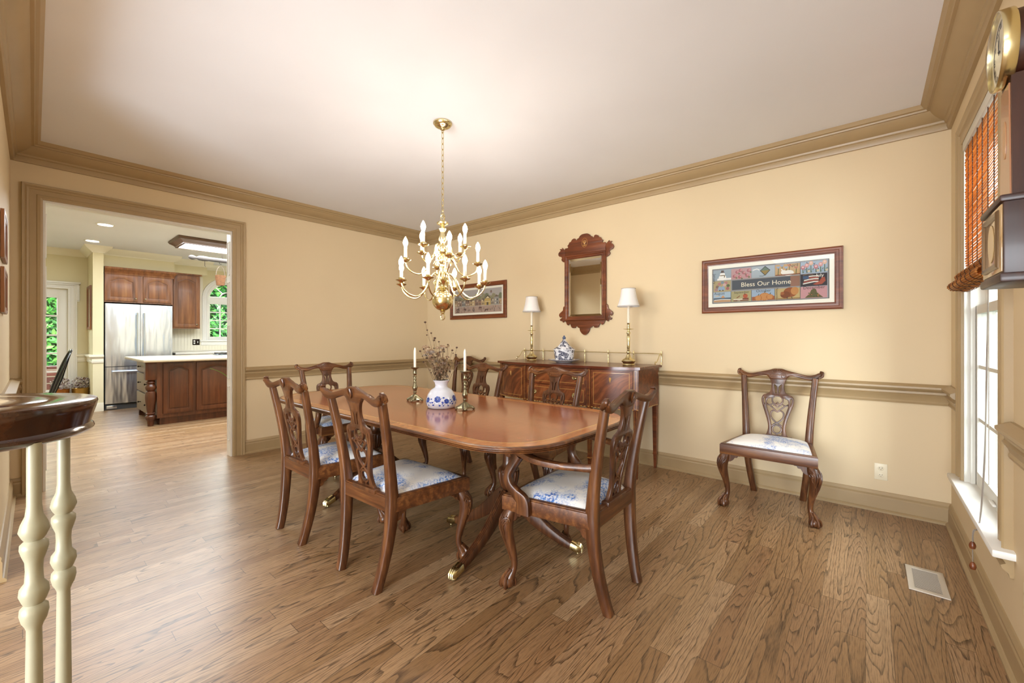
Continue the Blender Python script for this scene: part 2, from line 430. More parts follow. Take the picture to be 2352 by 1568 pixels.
def dup(root, loc=None, rz=None, label=None, group=None):
    def rec(o, par):
        c = o.copy(); COL.objects.link(c)
        if par: c.parent = par
        for ch in list(o.children): rec(ch, c)
        return c
    r = rec(root, None)
    if loc: r.location = loc
    if rz is not None: r.rotation_euler = (0, 0, math.radians(rz))
    if label: r['label'] = label
    if group: r['group'] = group
    return r
def ell(cx, cz, rx, rz, n=24, a0=0): return [(cx + rx * math.cos(a0 + 2 * PI * k / n), cz + rz * math.sin(a0 + 2 * PI * k / n)) for k in range(n)]
def rect(x0, x1, z0, z1): return [(x0, z0), (x1, z0), (x1, z1), (x0, z1)]
def XZ(y=0): return T(0, y, 0) @ R('X', 90)      # local xy -> world xz, local z -> world -y
# ------------------------------------------------------------------ the room
LX, LY, H = 5.424, -3.992, 2.74
KX = -5.5
def YZ(x): return T(x, 0, 0) @ R('Z', 90) @ R('X', 90)     # faces +x : local (x,y,z) -> (z, x, y)
def YZm(x): return T(x, 0, 0) @ R('Z', -90) @ R('X', 90)   # faces -x : local (x,y,z) -> (-z,-x, y)
def one(name, m, kind=None, parent=None, **b):
    mb = MB(); mb.box(*b['box'], b=b.get('bev', 0)); return mb.build(name, m, parent)

mb = MB(); mb.box(-5.75, 5.6, -8.0, 1.2, -.12, 0); struct(mb.build('floor', M['floor']))
mb = MB(); mb.box(-5.75, 5.6, -8.0, 1.2, H, H + .12); struct(mb.build('ceiling', M['ceil']))
mb = MB(); mb.box(0, 5.6, 0, .12, 0, H); struct(mb.build('wall_back', M['wall']))
D0, D1, DZ = -3.825, -2.52, 2.322
mb = MB(); mb.box(-.11, 0, -8.0, D0, 0, H); mb.box(-.11, 0, D1, .12, 0, H); mb.box(-.11, 0, D0, D1, DZ, H)
struct(mb.build('wall_left', M['wall']))
W0, W1, WZ0, WZ1 = -1.43, -.55, .43, 2.30
mb = MB(); mb.box(LX, LX + .14, -8.0, W0, 0, H); mb.box(LX, LX + .14, W1, .12, 0, H); mb.box(LX, LX + .14, W0, W1, 0, WZ0); mb.box(LX, LX + .14, W0, W1, WZ1, H)
struct(mb.build('wall_right', M['wall']))
SW = math.radians(.9)
def stub(x, off=0): return (x, LY - math.tan(SW) * x + off)
mb = MB(); mb.prism([stub(0), stub(0, -.12), stub(1.7, -.12), stub(1.7)], H); mb.prism([stub(1.7), stub(1.7, -.12), stub(3.4, -.12), stub(3.4)], .24, T(0, 0, 2.5)); struct(mb.build('wall_front', M['wall']))
mb = MB(); mb.box(0, 5.6, -8.0, -7.85, 0, H); struct(mb.build('wall_hall', M['wall']))
# kitchen shell
KD0, KD1, KDZ = -4.42, -3.40, 2.06
KW0, KW1, KWZ0, KWZ1 = -1.39, -.55, 1.17, 2.07
mb = MB(); x0, x1 = KX - .12, KX
mb.box(x0, x1, -5.3, KD0, 0, H); mb.box(x0, x1, KD1, KW0, 0, H); mb.box(x0, x1, KD0, KD1, KDZ, H)
mb.box(x0, x1, KW0, KW1, 0, KWZ0); mb.box(x0, x1, KW1, 1.2, 0, H)
# arch head of the kitchen window: wall above with a semicircular opening
cyw = (KW0 + KW1) / 2; rw = (KW1 - KW0) / 2
arc = [(cyw + rw * math.cos(a), KWZ1 - .02 + rw * .86 * math.sin(a)) for a in [PI * k / 16 for k in range(17)]]
mb.fill([[(KW0, KWZ1 - .02), (KW0, H), (KW1, H)] + arc[:-1]], .12, X=YZ(KX - .06))
struct(mb.build('wall_kitchen', M['kwall']))
mb = MB(); mb.box(-5.62, -.11, -5.42, -5.3, 0, H); struct(mb.build('wall_kitchen_side', M['kwall']))
mb = MB(); mb.box(-5.62, -.11, 1.1, 1.2, 0, H); struct(mb.build('wall_kitchen_end', M['kwall']))
mb = MB(); mb.box(-5.5, -4.72, -3.158, -3.03, 0, H); struct(mb.build('wall_kitchen_pier', M['kwall']))

# crown, rail and base mouldings
def dedupe(p): return p
CROWN = [(0, 2.59), (.018, 2.59), (.024, 2.612), (.024, 2.628), (.034, 2.634), (.038, 2.646), (.06, 2.655), (.085, 2.672), (.104, 2.695), (.108, 2.702), (.122, 2.702), (.126, 2.712), (.140, 2.716), (.148, 2.73), (.155, 2.74), (0, 2.74)]
RAIL = [(0, .778), (.012, .778), (.016, .79), (.012, .80), (.016, .815), (.03, .835), (.034, .842), (.024, .848), (.024, .862), (.04, .872), (.05, .885), (.05, .897), (.03, .905), (.012, .914), (0, .914)]
BASE = [(0, 0), (.03, 0), (.03, .012), (.022, .02), (.016, .022), (.016, .10), (.012, .108), (.014, .122), (.006, .14), (0, .142)]
def mould(name, prof, path, m='trim'):
    mb = MB(); mb.sweep(prof, path, side=1); return struct(mb.build(name, M[m], ang=25))
room = [(LX, -7.85), (LX, 0), (0, 0), stub(0), stub(3.4)]
mould('trim_crown', CROWN, room)
mould('trim_rail_back', RAIL, [(LX, W1 + .125), (LX, 0), (0, 0), (0, D1 + .11)])
mould('trim_rail_front', RAIL, [(0, D0 - .105), stub(0), stub(1.7)])
mould('trim_rail_right', RAIL, [(LX, -5.0), (LX, W0 - .125)])
mould('baseboard_back', BASE, [(LX, -5.0), (LX, 0), (0, 0), (0, D1 + .11)])
mould('baseboard_front', BASE, [(0, D0 - .105), stub(0), stub(1.7)])

# door casing and panelled jamb
CAS = [(0, 0), (0, .02), (.012, .024), (.03, .022), (.034, .016), (.07, .016), (.074, .022), (.084, .026), (.092, .022), (.10, .028), (.108, .03), (.112, .024), (.112, 0)]
def casing(mb, y0, y1, z0, z1, X, legs=True):
    """U-shaped casing around an opening in local xy (x = along wall)"""
    pts = [(y0, z0), (y0, z1), (y1, z1), (y1, z0)]
    t = MB(); t.sweep([(d, h) for d, h in CAS], pts, side=1)
    mb.merge(t.bm, 0, X)
mb = MB(); casing(mb, D0, D1, 0, DZ, YZ(0)); struct(mb.build('trim_door_casing', M['trim'], ang=20))
mb = MB()
mb.box(-.115, 0, D1 - .015, D1, 0, DZ); mb.box(-.115, 0, D0, D0 + .015, 0, DZ); mb.box(-.114, -.001, D0 + .015, D1 - .015, DZ - .015, DZ)
for a, b in ((.16, .72), (.80, 1.35), (1.42, 1.80), (1.87, 2.22)):     # mouldings of the recessed jamb panels
    for (y, s) in ((D1 - .015, -1), (D0 + .015, 1)):
        for q in (rect(-.09, -.084, a, b), rect(-.031, -.025, a, b), rect(-.09, -.025, a, a + .006), rect(-.09, -.025, b - .006, b)):
            mb.box(q[0][0], q[2][0], y, y + s * .006, q[0][1], q[2][1])
struct(mb.build('trim_door_jamb', M['white']))

# dining window on the right wall
wn = thing('window_1', None, None); wn['kind'] = 'structure'
mb = MB(); casing(mb, -W1, -W0, WZ0, WZ1, YZm(LX)); mb.build('window_casing', M['trim'], wn, ang=20)
mb = MB()
mb.box(LX - .01, LX + .14, W1 - .018, W1, WZ0, WZ1); mb.box(LX - .01, LX + .14, W0, W0 + .018, WZ0, WZ1); mb.box(LX - .009, LX + .139, W0 + .018, W1 - .018, WZ1 - .018, WZ1 - .001)
mb.box(LX + .012, LX + .03, W1 - .035, W1 - .018, WZ0, WZ1); mb.box(LX + .012, LX + .03, W0 + .018, W0 + .035, WZ0, WZ1)
mb.build('window_jamb', M['mull'], wn)
mb = MB(); mb.box(LX - .06, LX + .14, W0 - .15, W1 + .15, WZ0 - .026, WZ0 + .003, .006)
mb.build('window_sill', M['white'], wn)
mb = MB(); mb.sweep([(0, .33), (.01, .33), (.014, .345), (.03, .36), (.034, .372), (.02, .38), (.026, .392), (.04, .402), (0, .402)], [(LX, W0 - .12), (LX, W1 + .12)], side=1); mb.build('window_apron', M['trim'], wn, ang=25)
def sash(name, x, y0, y1, z0, z1, nx, nz, fr=.045, bt=None, th=.032, m='mull'):
    mb = MB(); bt = bt or fr
    mb.box(x, x + th, y0, y0 + fr, z0, z1, .003); mb.box(x, x + th, y1 - fr, y1, z0, z1, .003)
    mb.box(x + .001, x + th - .001, y0 + fr - .004, y1 - fr + .004, z1 - fr, z1 - .0005); mb.box(x + .001, x + th - .001, y0 + fr - .004, y1 - fr + .004, z0 + .0005, z0 + bt)
    for k in range(1, nx): c = y0 + fr + (y1 - y0 - 2 * fr) * k / nx; mb.box(x + .005, x + th - .005, c - .009, c + .009, z0 + bt, z1 - fr)
    for k in range(1, nz): c = z0 + bt + (z1 - z0 - fr - bt) * k / nz; mb.box(x + .0065, x + th - .0065, y0 + fr - .003, y1 - fr + .003, c - .009, c + .009)
    s = mb.build(name, M[m], wn)
    g = MB(); g.box(x + th / 2 - .001, x + th / 2 + .001, y0 + fr, y1 - fr, z0 + bt, z1 - fr); g.build('pane', M['glass'], s)
    return s
s = sash('lower_sash', LX + .032, W0 + .018, W1 - .018, WZ0 + .002, 1.40, 3, 3, .045, .075)
mb = MB(); mb.box(LX + .02, LX + .033, -1.06, -.98, WZ0 + .022, WZ0 + .034, .004); mb.build('sash_lift', M['white'], s)
sash('upper_sash', LX + .070, W0 + .018, W1 - .018, 1.36, WZ1 - .018, 3, 3)

# bamboo roman shade
sh = thing('roman_shade', 'orange bamboo slat roman shade half lowered in the right-hand window', 'window shade', (LX - .006, -.99, 1.45))
mb = MB(); r2 = random.Random(3)
z = .83
while z > .13:
    for k in range(1):
        w = .395 + r2.uniform(-.012, .012)
        mb.tube([(r2.uniform(-.002, .002), -w, z + r2.uniform(-.002, .002)), (r2.uniform(-.002, .002), 0, z + r2.uniform(-.002, .002)), (0, w, z)], (.0015, .0048), 5)
    z -= .0135
mb.build('slats', M['slat'], sh)
mb = MB()
for y in [-.3 + .12 * k for k in range(6)]:
    mb.tube([(-.004, y, .845), (-.004, y, .12)], .0022, 5)
mb.build('weave_cord', plain('brown_cord', '4a2d18', .8), sh)
mb = MB()
for (dx, zz, rr) in ((-.016, .105, .026), (-.040, .055, .030), (-.010, .045, .024)):
    for k in range(17):
        a = 2 * PI * k / 17; wv = .395 + r2.uniform(-.012, .012)
        mb.tube([(dx + rr * math.cos(a), -wv, zz + rr * .75 * math.sin(a)), (dx + rr * math.cos(a), wv, zz + rr * .75 * math.sin(a) + .004)], .0042, 6)
    for y in [-.3 + .12 * q for q in range(6)]: mb.tube([(dx + (rr + .005) * math.cos(q), y, zz + (rr * .75 + .005) * math.sin(q)) for q in [2 * PI * j / 14 for j in range(14)]], .0016, 4, 1, closed=True)
mb.build('bottom_fold', [M['slat'], bpy.data.materials['brown_cord']], sh)
mb = MB(); mb.box(-.012, .012, -.405, .405, .80, .85, .003); mb.build('headrail', M['mull'], sh)
cd = thing('shade_cord', 'long pale pull cord with wooden acorn pulls hanging from the bamboo shade', 'cord', (LX - .02, -1.25, 1.46))
pth = cr([(0, 0, 0), (-.006, 0, -.35), (-.012, -.01, -.7), (-.03, -.03, -1.02), (-.05, -.045, -1.06), (-.053, -.05, -1.115)], 5)
mb = MB(); mb.tube(pth, .0022, 5)
mb.tube([p + Vector((.002, .006 * math.sin(i * .9), 0)) for i, p in enumerate(pth)], .0018, 5)
mb.tube([(-.053, -.05, -1.115), (-.053, -.056, -1.20)], .0016, 5); mb.build('cord', plain('grey_cord', '8f8478', .8), cd)
for z, y in ((-1.12, -.048), (-1.205, -.056)):
    mb = MB(); mb.lathe([(.002, .014), (.006, .012), (.0105, .002), (.0115, -.006), (.009, -.016), (.003, -.019)], 12, T(-.053, y, z)); mb.build('acorn_pull', M['mahog_red'], cd)

# outlet plates, floor register
def outlet(name, label, X, w=.07, h=.115):
    t = thing(name, label, 'outlet'); t.matrix_world = X
    mb = MB(); mb.box(-w / 2, w / 2, -h / 2, h / 2, 0, .006, .002); mb.build('cover_plate', M['plate'], t)
    for s in (-1, 1):
        mb = MB(); mb.lathe([(.0165, 0), (.0165, .008), (.015, .009), (0, .009)], 18, T(0, s * .024, 0)); r_ = mb.build('receptacle', M['plate'], t)
        mb = MB()
        for q in (-.006, .006): mb.box(q - .0012, q + .0012, s * .024, s * .024 + .008, .0088, .0096)
        mb.ball((0, s * .024 - .007, .009), .002, 8); mb.build('slot', M['dark'], r_)
    return t
outlet('wall_outlet', 'almond double outlet plate low on the back wall right of the lone chair', T(5.078, 0, .28) @ R('X', 90))
outlet('wall_outlet', 'almond outlet plate low on the window wall at the right picture edge', T(LX, -1.74, .33) @ R('Z', -90) @ R('X', 90))
t = thing('floor_register', 'white slatted metal floor vent in the oak floor near the window', 'vent', (5.233, -.99, .001), 0)
mb = MB(); mb.fill([rect(-.07, .07, -.142, .142), rect(-.05, .05, -.118, .118)], .006, T(0, 0, .003), bev=.002); mb.build('frame', plain('ivory_enamelled_steel', 'cfc6b6', .4), t)
mb = MB()
for k in range(27): y = -.112 + k * .0086; mb.box(-.05, .05, y - .0013, y + .0013, .003, .0045)
mb.build('louver', bpy.data.materials['ivory_enamelled_steel'], t)
mb = MB(); mb.box(-.052, .052, -.12, .12, 0, .0012); mb.build('duct_shade', M['dark'], t)  # flat dark sheet standing in for the shade inside the duct

# neighbour's siding outside the dining window
mb = MB()
for k in range(20): mb.box(9.0, 9.04, -6, 6, k * .2, k * .2 + .19)
o = mb.build('neighbour_house', M['sidewall']); tag(o, 'pale sided neighbouring house wall seen through the right window', 'house')
# ------------------------------------------------------------------ dining chairs
RSQ = [(math.copysign(abs(math.cos(a)) ** .42, math.cos(a)), math.copysign(abs(math.sin(a)) ** .42, math.sin(a))) for a in [2 * PI * k / 12 for k in range(12)]]
RCH = [(1, .72), (.72, 1), (-.72, 1), (-1, .72), (-1, -.72), (-.72, -1), (.72, -1), (1, -.72)]
def interp(tab, x):
    P = cr([(a, b, 0) for a, b in tab], 8)
    for p, q in zip(P, P[1:]):
        if p.x <= x <= q.x: return p.y + (q.y - p.y) * (x - p.x) / max(q.x - p.x, 1e-9)
    return P[-1].y if x > P[-1].x else P[0].y
def spiral(cx, cz, r0, r1, a0, turns, n=18):
    return [(cx + (r0 + (r1 - r0) * k / n) * math.cos(a0 + turns * 2 * PI * k / n), cz + (r0 + (r1 - r0) * k / n) * math.sin(a0 + turns * 2 * PI * k / n)) for k in range(n + 1)]
def mirr(h): return h + [(-x, y) for x, y in reversed(h)]

def cabriole(sx):
    mb = MB(); base = Vector((sx * .254, .208, 0)); d = Vector((sx, 1, 0)).normalized()
    key = [(.388, -.004, .030), (.35, .020, .036), (.31, .030, .035), (.26, .024, .029), (.20, .008, .0225), (.14, -.006, .0175), (.10, -.008, .016), (.075, -.001, .0175), (.05, .010, .022), (.03, .018, .026)]
    pts = cr([base + d * o + Vector((0, 0, z)) for z, o, r in key], 3)
    mb.tube(pts, [r for z, o, r in key], 12, up=tuple(d))
    f = base + d * .024
    mb.lathe([(.004, .0), (.022, .002), (.031, .012), (.033, .024), (.029, .04), (.015, .052)], 14, T(f.x, f.y, 0))
    side = Vector((-d.y, d.x, 0))
    for ang in (-62, 0, 62, 180):       # talons over the ball
        u = d * math.cos(math.radians(ang)) + side * math.sin(math.radians(ang))
        mb.tube(cr([base + d * .002 + u * .013 + Vector((0, 0, .085)), f + u * .018 + Vector((0, 0, .058)), f + u * .033 + Vector((0, 0, .036)), f + u * .037 + Vector((0, 0, .014)), f + u * .031 + Vector((0, 0, .001))], 3), [.0065, .0075, .0085, .0085, .005], 6)
    # acanthus carving down the knee
    def surf(z, ang, lift=.001):
        o = interp([(a, b) for a, b, c in reversed(key)], z); r = interp([(a, c) for a, b, c in reversed(key)], z)
        u = d * math.cos(ang) + side * math.sin(ang)
        return base + d * o + u * (r + lift) + Vector((0, 0, z))
    for a0, a1, z0, z1 in ((0, 0, .372, .13), (.5, .12, .375, .17), (-.5, -.12, .375, .17), (.95, .3, .37, .21), (-.95, -.3, .37, .21), (1.4, .6, .36, .25), (-1.4, -.6, .36, .25)):
        n = 9; mb.tube([surf(z0 + (z1 - z0) * k / n, a0 + (a1 - a0) * k / n + .16 * math.sin(k * 1.1)) for k in range(n + 1)], [.0028, .0055, .005, .0045, .0028], 6)
    for s in (-1, 1):
        n = 14; L = []
        for k in range(n + 1):
            t = k / n; rr = .020 * (1 - t * .75); aa = t * 3.4 * PI
            L.append(surf(.335 + rr * math.sin(aa) , s * (1.15 + rr * math.cos(aa) / .036), .002))
        mb.tube(L, .0042, 6)
    # knee brackets against the rails
    br = [(0, 0), (.085, 0), (.082, -.012), (.066, -.014), (.06, -.026), (.044, -.028), (.034, -.046), (.018, -.058), (0, -.062)]
    mb.prism([(-sx * x, y) for x, y in br], .026, T(sx * .242, .229, .388) @ R('X', 90))
    mb.prism([(-x, y) for x, y in br], .026, T(sx * .258 - .013, .21, .388) @ R('Z', 90) @ R('X', 90))
    return mb
def back_post(sx):
    mb = MB()
    key = [(.163, -.262, 0, .021, .021), (.170, -.245, .06, .022, .021), (.186, -.222, .18, .024, .0215), (.200, -.207, .31, .026, .0235), (.204, -.203, .40, .027, .025), (.206, -.204, .47, .026, .0245), (.213, -.219, .60, .022, .0225), (.224, -.245, .75, .019, .0205), (.238, -.279, .918, .017, .019)]
    mb.tube(cr([(sx * k[0], k[1], k[2]) for k in key], 4), [(k[3], k[4]) for k in key], up=(0, 1, 0), sect=RCH)
    for o in (-.008, .008):             # moulded front face of the post
        mb.tube(cr([(sx * k[0] + o * k[4] / .017, k[1] + k[3], k[2]) for k in key[5:]], 4), .0028, 5)
    return mb
ZT = [(0, .984), (.03, .983), (.06, .972), (.12, .956), (.19, .940), (.235, .949), (.262, .965), (.277, .955)]
ZB = [(0, .900), (.05, .902), (.075, .928), (.12, .924), (.19, .905), (.24, .906), (.262, .926), (.277, .944)]
def crest():
    mb = MB(); rows = []; N = 44
    for i in range(N + 1):
        x = -.277 + .554 * i / N; ax = abs(x); zt, zb = interp(ZT, ax), interp(ZB, ax)
        yc = -.284 - .018 * (ax / .277) ** 3 + .004 * math.cos(ax * 11); zc, hz = (zt + zb) / 2, (zt - zb) / 2
        ty = .0135 + .004 * max(0, 1 - ax / .08)
        rows.append([Vector((x, yc + ty * q[0] - (hz * q[1]) * .16, zc + hz * q[1])) for q in RSQ])
    mb.grid(rows, 0, cu=True, cap=True)
    fy = lambda z: -.268 - (z - .92) * .16
    for k in range(-3, 4):              # carved shell
        a = PI / 2 + k * .30
        mb.tube([(.006 * math.cos(a), fy(.93) + .003, .93 + .006 * math.sin(a)), (.030 * math.cos(a), fy(.955) + .007, .936 + .03 * math.sin(a)), (.052 * math.cos(a), fy(.975) + .003, .936 + .046 * math.sin(a))], [.003, .0055, .0045], 6)
    for s in (-1, 1):                   # scrolls and leaf tails
        mb.tube([(s * x, fy(z) + .005, z) for x, z in spiral(.036, .928, .006, .024, 0, 1.5)], .0042, 6)
        mb.tube(cr([(s * .06, fy(.935) + .002, .936), (s * .10, -.272, .948), (s * .14, -.273, .944), (s * .185, -.278, .930), (s * .23, -.286, .935), (s * .268, -.298, .952)], 4), [.003, .006, .0055, .005, .005, .003], 6)
        mb.tube(cr([(s * .075, -.272, .932), (s * .12, -.273, .932), (s * .16, -.275, .922)], 4), [.003, .0045, .003], 6)
        for j in range(3):
            mb.tube(cr([(s * .256, -.276 - j * .009, .922 + .006 * j), (s * .278, -.284 - j * .009, .936 + .006 * j), (s * .280, -.293 - j * .007, .958 + .003 * j), (s * .264, -.296 - j * .006, .972)], 3), [.005, .009, .009, .005], 7)
    # keel on the back of the cresting
    for s in (-1, 1): mb.tube(cr([(s * .008, -.312, .975), (s * .012, -.306, .95), (0, -.300, .925)], 3), [.0045, .006, .003], 6)
    return mb
def splat():
    mb = MB(); X = T(0, -.206, .458) @ R('X', 90 + 9.1)
    half = [(.082, -.012), (.080, .006), (.066, .022), (.057, .055), (.056, .085), (.063, .125), (.080, .185), (.097, .238), (.105, .275), (.103, .303), (.092, .322), (.070, .330), (.052, .345), (.042, .374), (.040, .402), (.046, .432), (.060, .462)]
    hc = [(p.x, p.y) for p in cr([(x, y, 0) for x, y in half], 3)]
    hA = [(.034, .018), (.037, .05), (.038, .085), (.045, .13), (.060, .19), (.073, .238), (.074, .272), (.064, .296), (.034, .304), (.018, .322)]
    hA = [(p.x, p.y) for p in cr([(x, y, 0) for x, y in hA], 2)]
    ear = [(p.x, p.y) for p in cr([(.084, .242, 0), (.093, .268, 0), (.094, .295, 0), (.089, .307, 0), (.083, .295, 0), (.082, .268, 0)], 2, True)]
    slit = [(.005, .338), (.016, .336), (.019, .37), (.027, .408), (.022, .412), (.006, .392)]
    outs = [mirr(hc), mirr(hA), ear, [(-x, y) for x, y in reversed(ear)], slit, [(-x, y) for x, y in reversed(slit)]]
    mb.fill(outs, .018, X, bev=.002)
    def strap(pts, closed=False, r=(.0058, .0078)):
        L = [X @ Vector((p[0], p[1], 0)) for p in pts]
        mb.tube(L, [r] * len(L), up=tuple((X.to_3x3() @ Vector((1, .3, 0))).normalized()), sect=RSQ, closed=closed)
    strap(ell(0, .286, .036, .034, 20), True)
    strap([(-.075, .251), (-.05, .244), (0, .196), (.05, .244), (.075, .251)])
    strap([(0, .270), (.036, .230), (0, .190), (-.036, .230)], True)
    strap([(-.050, .244), (-.030, .258), (0, .231), (.030, .258), (.050, .244)])
    for s in (-1, 1):
        hp = [(p.x, p.y) for p in cr([(0, .196, 0), (s * .022, .206, 0), (s * .042, .188, 0), (s * .040, .155, 0), (s * .018, .125, 0), (-s * .012, .105, 0), (-s * .036, .085, 0)], 3)]
        strap(hp)
        mb.ball((s * .070, .251, 0), .009, 8, X=X)
    strap(ell(0, .063, .030, .031, 18), True); strap([(0, .034), (0, .016)])
    mb.box(-.10, .10, -.232, -.192, .446, .470, .006)
    return mb
def cushion():
    mb = MB(); NU, NV = 20, 18; rows = []
    for j in range(NV + 1):
        v = -1 + 2 * j / NV; row = []
        for i in range(NU + 1):
            u = -1 + 2 * i / NU
            hw = .2345 + .0335 * v; y = .018 + v * .205
            cu = 1 - .03 * (1 - abs(v)) ; cx = u * hw
            e = (1 - abs(u) ** 5) * (1 - abs(v) ** 5)
            z = .452 + .030 * max(e, 0) ** .5 + .014 * (1 - u * u) * (1 - v * v)
            row.append((cx, y, z))
        rows.append(row)
    mb.grid(rows)
    n = NU; edge = [rows[0][i] for i in range(n)] + [rows[j][n] for j in range(NV)] + [rows[NV][n - i] for i in range(n)] + [rows[NV - j][0] for j in range(NV)]
    mb.grid([edge, [(x, y, .440) for x, y, z in edge]], cu=True)
    return mb
def seat_frame():
    mb = MB()
    o = [(-.289, .242), (.289, .242), (.222, -.222), (-.222, -.222)]; i = [(-.262, .216), (.262, .216), (.196, -.196), (-.196, -.196)]
    mb.fill([o, i], .070, T(0, 0, .4165), bev=.003)
    mb.fill([[(x * .985, y * .985) for x, y in o], i], .008, T(0, 0, .4535), bev=.002)
    for s in (-1, 1):     # bracket below the side rail at the back post
        mb.prism([(0, 0), (.06, 0), (.055, -.014), (.035, -.022), (.022, -.045), (0, -.052)], .018, T(s * .213 - .009, -.185, .384) @ R('Z', 90) @ R('X', 90))
    return mb
def make_chair(name, label, arms=False):
    t = thing(name, label, 'armchair' if arms else 'chair')
    seat_frame().build('seat_frame', M['mahog_x'], t)
    cushion().build('seat_cushion', M['toile'], t, ang=80)
    for s in (-1, 1): cabriole(s).build('cabriole_leg', M['mahog'], t, ang=50)
    for s in (-1, 1): back_post(s).build('back_post', M['mahog'], t, ang=50)
    crest().build('crest_rail', M['mahog_x'], t, ang=50)
    splat().build('splat', M['mahog'], t, ang=40)
    if arms:
        for s in (-1, 1):
            mb = MB()
            mb.tube(cr([(s * .218, -.222, .655), (s * .236, -.17, .652), (s * .272, -.06, .652), (s * .290, .05, .660), (s * .284, .13, .676), (s * .274, .190, .684), (s * .270, .225, .672), (s * .270, .218, .654), (s * .270, .200, .658)], 5), [(.017, .016), (.015, .018), (.014, .022), (.015, .024), (.015, .024), (.014, .022), (.012, .020), (.009, .018), (.006, .015)], up=(0, 0, 1), sect=RSQ)
            mb.box(s * .218 - .014, s * .218 + .014, -.238, -.208, .632, .676, .004)
            mb.build('arm', M['mahog_x'], t, ang=50)
            mb = MB(); mb.tube(cr([(s * .287, .118, .39), (s * .288, .120, .45), (s * .293, .150, .480), (s * .300, .188, .52), (s * .298, .200, .565), (s * .288, .178, .615), (s * .280, .150, .662)], 5), [(.040, .016), (.036, .016), (.028, .017), (.023, .019), (.021, .020), (.022, .020), (.024, .020)], up=(0, 1, 0), sect=RSQ)
            mb.build('arm_support', M['mahog'], t, ang=50)
    return t
GC = 'carved mahogany dining chairs with blue toile seats'
ch = make_chair('dining_chair', 'mahogany side chair standing alone against the back wall under the long needlework picture')
ch.location = (4.472, -.378, 0); ch.rotation_euler = (0, 0, PI); ch['group'] = GC
for loc, rz, lab in (
    ((3.035, -2.578, 0), 1.5, 'mahogany side chair seen from behind, in front of the table, nearest the brass-toed pedestal leg'),
    ((2.283, -2.600, 0), 0, 'mahogany side chair seen from behind, in front of the table, nearer the kitchen doorway'),
    ((3.035, -1.345, 0), 181, 'mahogany side chair across the table, in front of the sideboard drawers'),
    ((2.185, -1.335, 0), 180, 'mahogany side chair across the table, behind the right candlestick'),
    ((1.02, -.41, 0), 180, 'mahogany side chair in the far corner, left of the sideboard')):
    dup(ch, loc, rz, lab, GC)
ac = make_chair('dining_armchair', 'mahogany armchair at the near end of the table with its back to the right', True)
ac.location = (3.868, -2.105, 0); ac.rotation_euler = (0, 0, math.radians(92)); ac['group'] = 'mahogany armchairs at the table ends'
dup(ac, (1.215, -1.985, 0), -90, 'mahogany armchair at the far end of the table near the left wall', 'mahogany armchairs at the table ends')

# ------------------------------------------------------------------ dining table
tb = thing('dining_table', 'long double-pedestal mahogany dining table with inlaid banded top', 'table', (2.59, -2.04, 0))
HX, HY, RC = 1.335, .605, .36
def outline(inset, n=14):
    hx, hy, r = HX - inset, HY - inset, max(RC - inset, .05); pts = []
    for q, (sx, sy) in enumerate(((1, 1), (-1, 1), (-1, -1), (1, -1))):
        for k in range(n + 1):
            a = PI / 2 * (q + k / n); e = 2 / 2.35
            c, s_ = math.cos(a), math.sin(a)
            pts.append((sx * (hx - r) + r * math.copysign(abs(c) ** e, c), sy * (hy - r) + r * math.copysign(abs(s_) ** e, s_)))
    # slightly bowed ends and sides
    return [(x + math.copysign(.03 * max(0, 1 - (y / hy) ** 2), x) if abs(x) > hx - r else x, y) for x, y in pts]
mb = MB()
prof = [(.10, .720), (.008, .720), (.001, .723), (.0, .727), (.005, .7285), (.0, .731), (.0, .734), (.005, .7355), (.0, .738), (.001, .742), (.004, .7465), (.010, .7485), (.02, .749)]
mb.grid([[Vector((x, y, z)) for x, y in outline(i)] for i, z in prof], 0, cu=True)
def ring(i0, i1, mi): mb.grid([[Vector((x, y, .749)) for x, y in outline(i)] for i in (i0, i1)], mi, cu=True)
ring(.02, .082, 1); ring(.082, .089, 2)
f = mb.bm.faces.new([mb.bm.verts.new((x, y, .749)) for x, y in outline(.089)]); f.material_index = 3
f = mb.bm.faces.new([mb.bm.verts.new((x, y, .720)) for x, y in reversed(outline(.10))])
bmesh.ops.remove_doubles(mb.bm, verts=mb.bm.verts, dist=1e-5)
mb.build('table_top', [M['mahog_x'], M['band'], M['inlay'], M['table']], tb, ang=40)
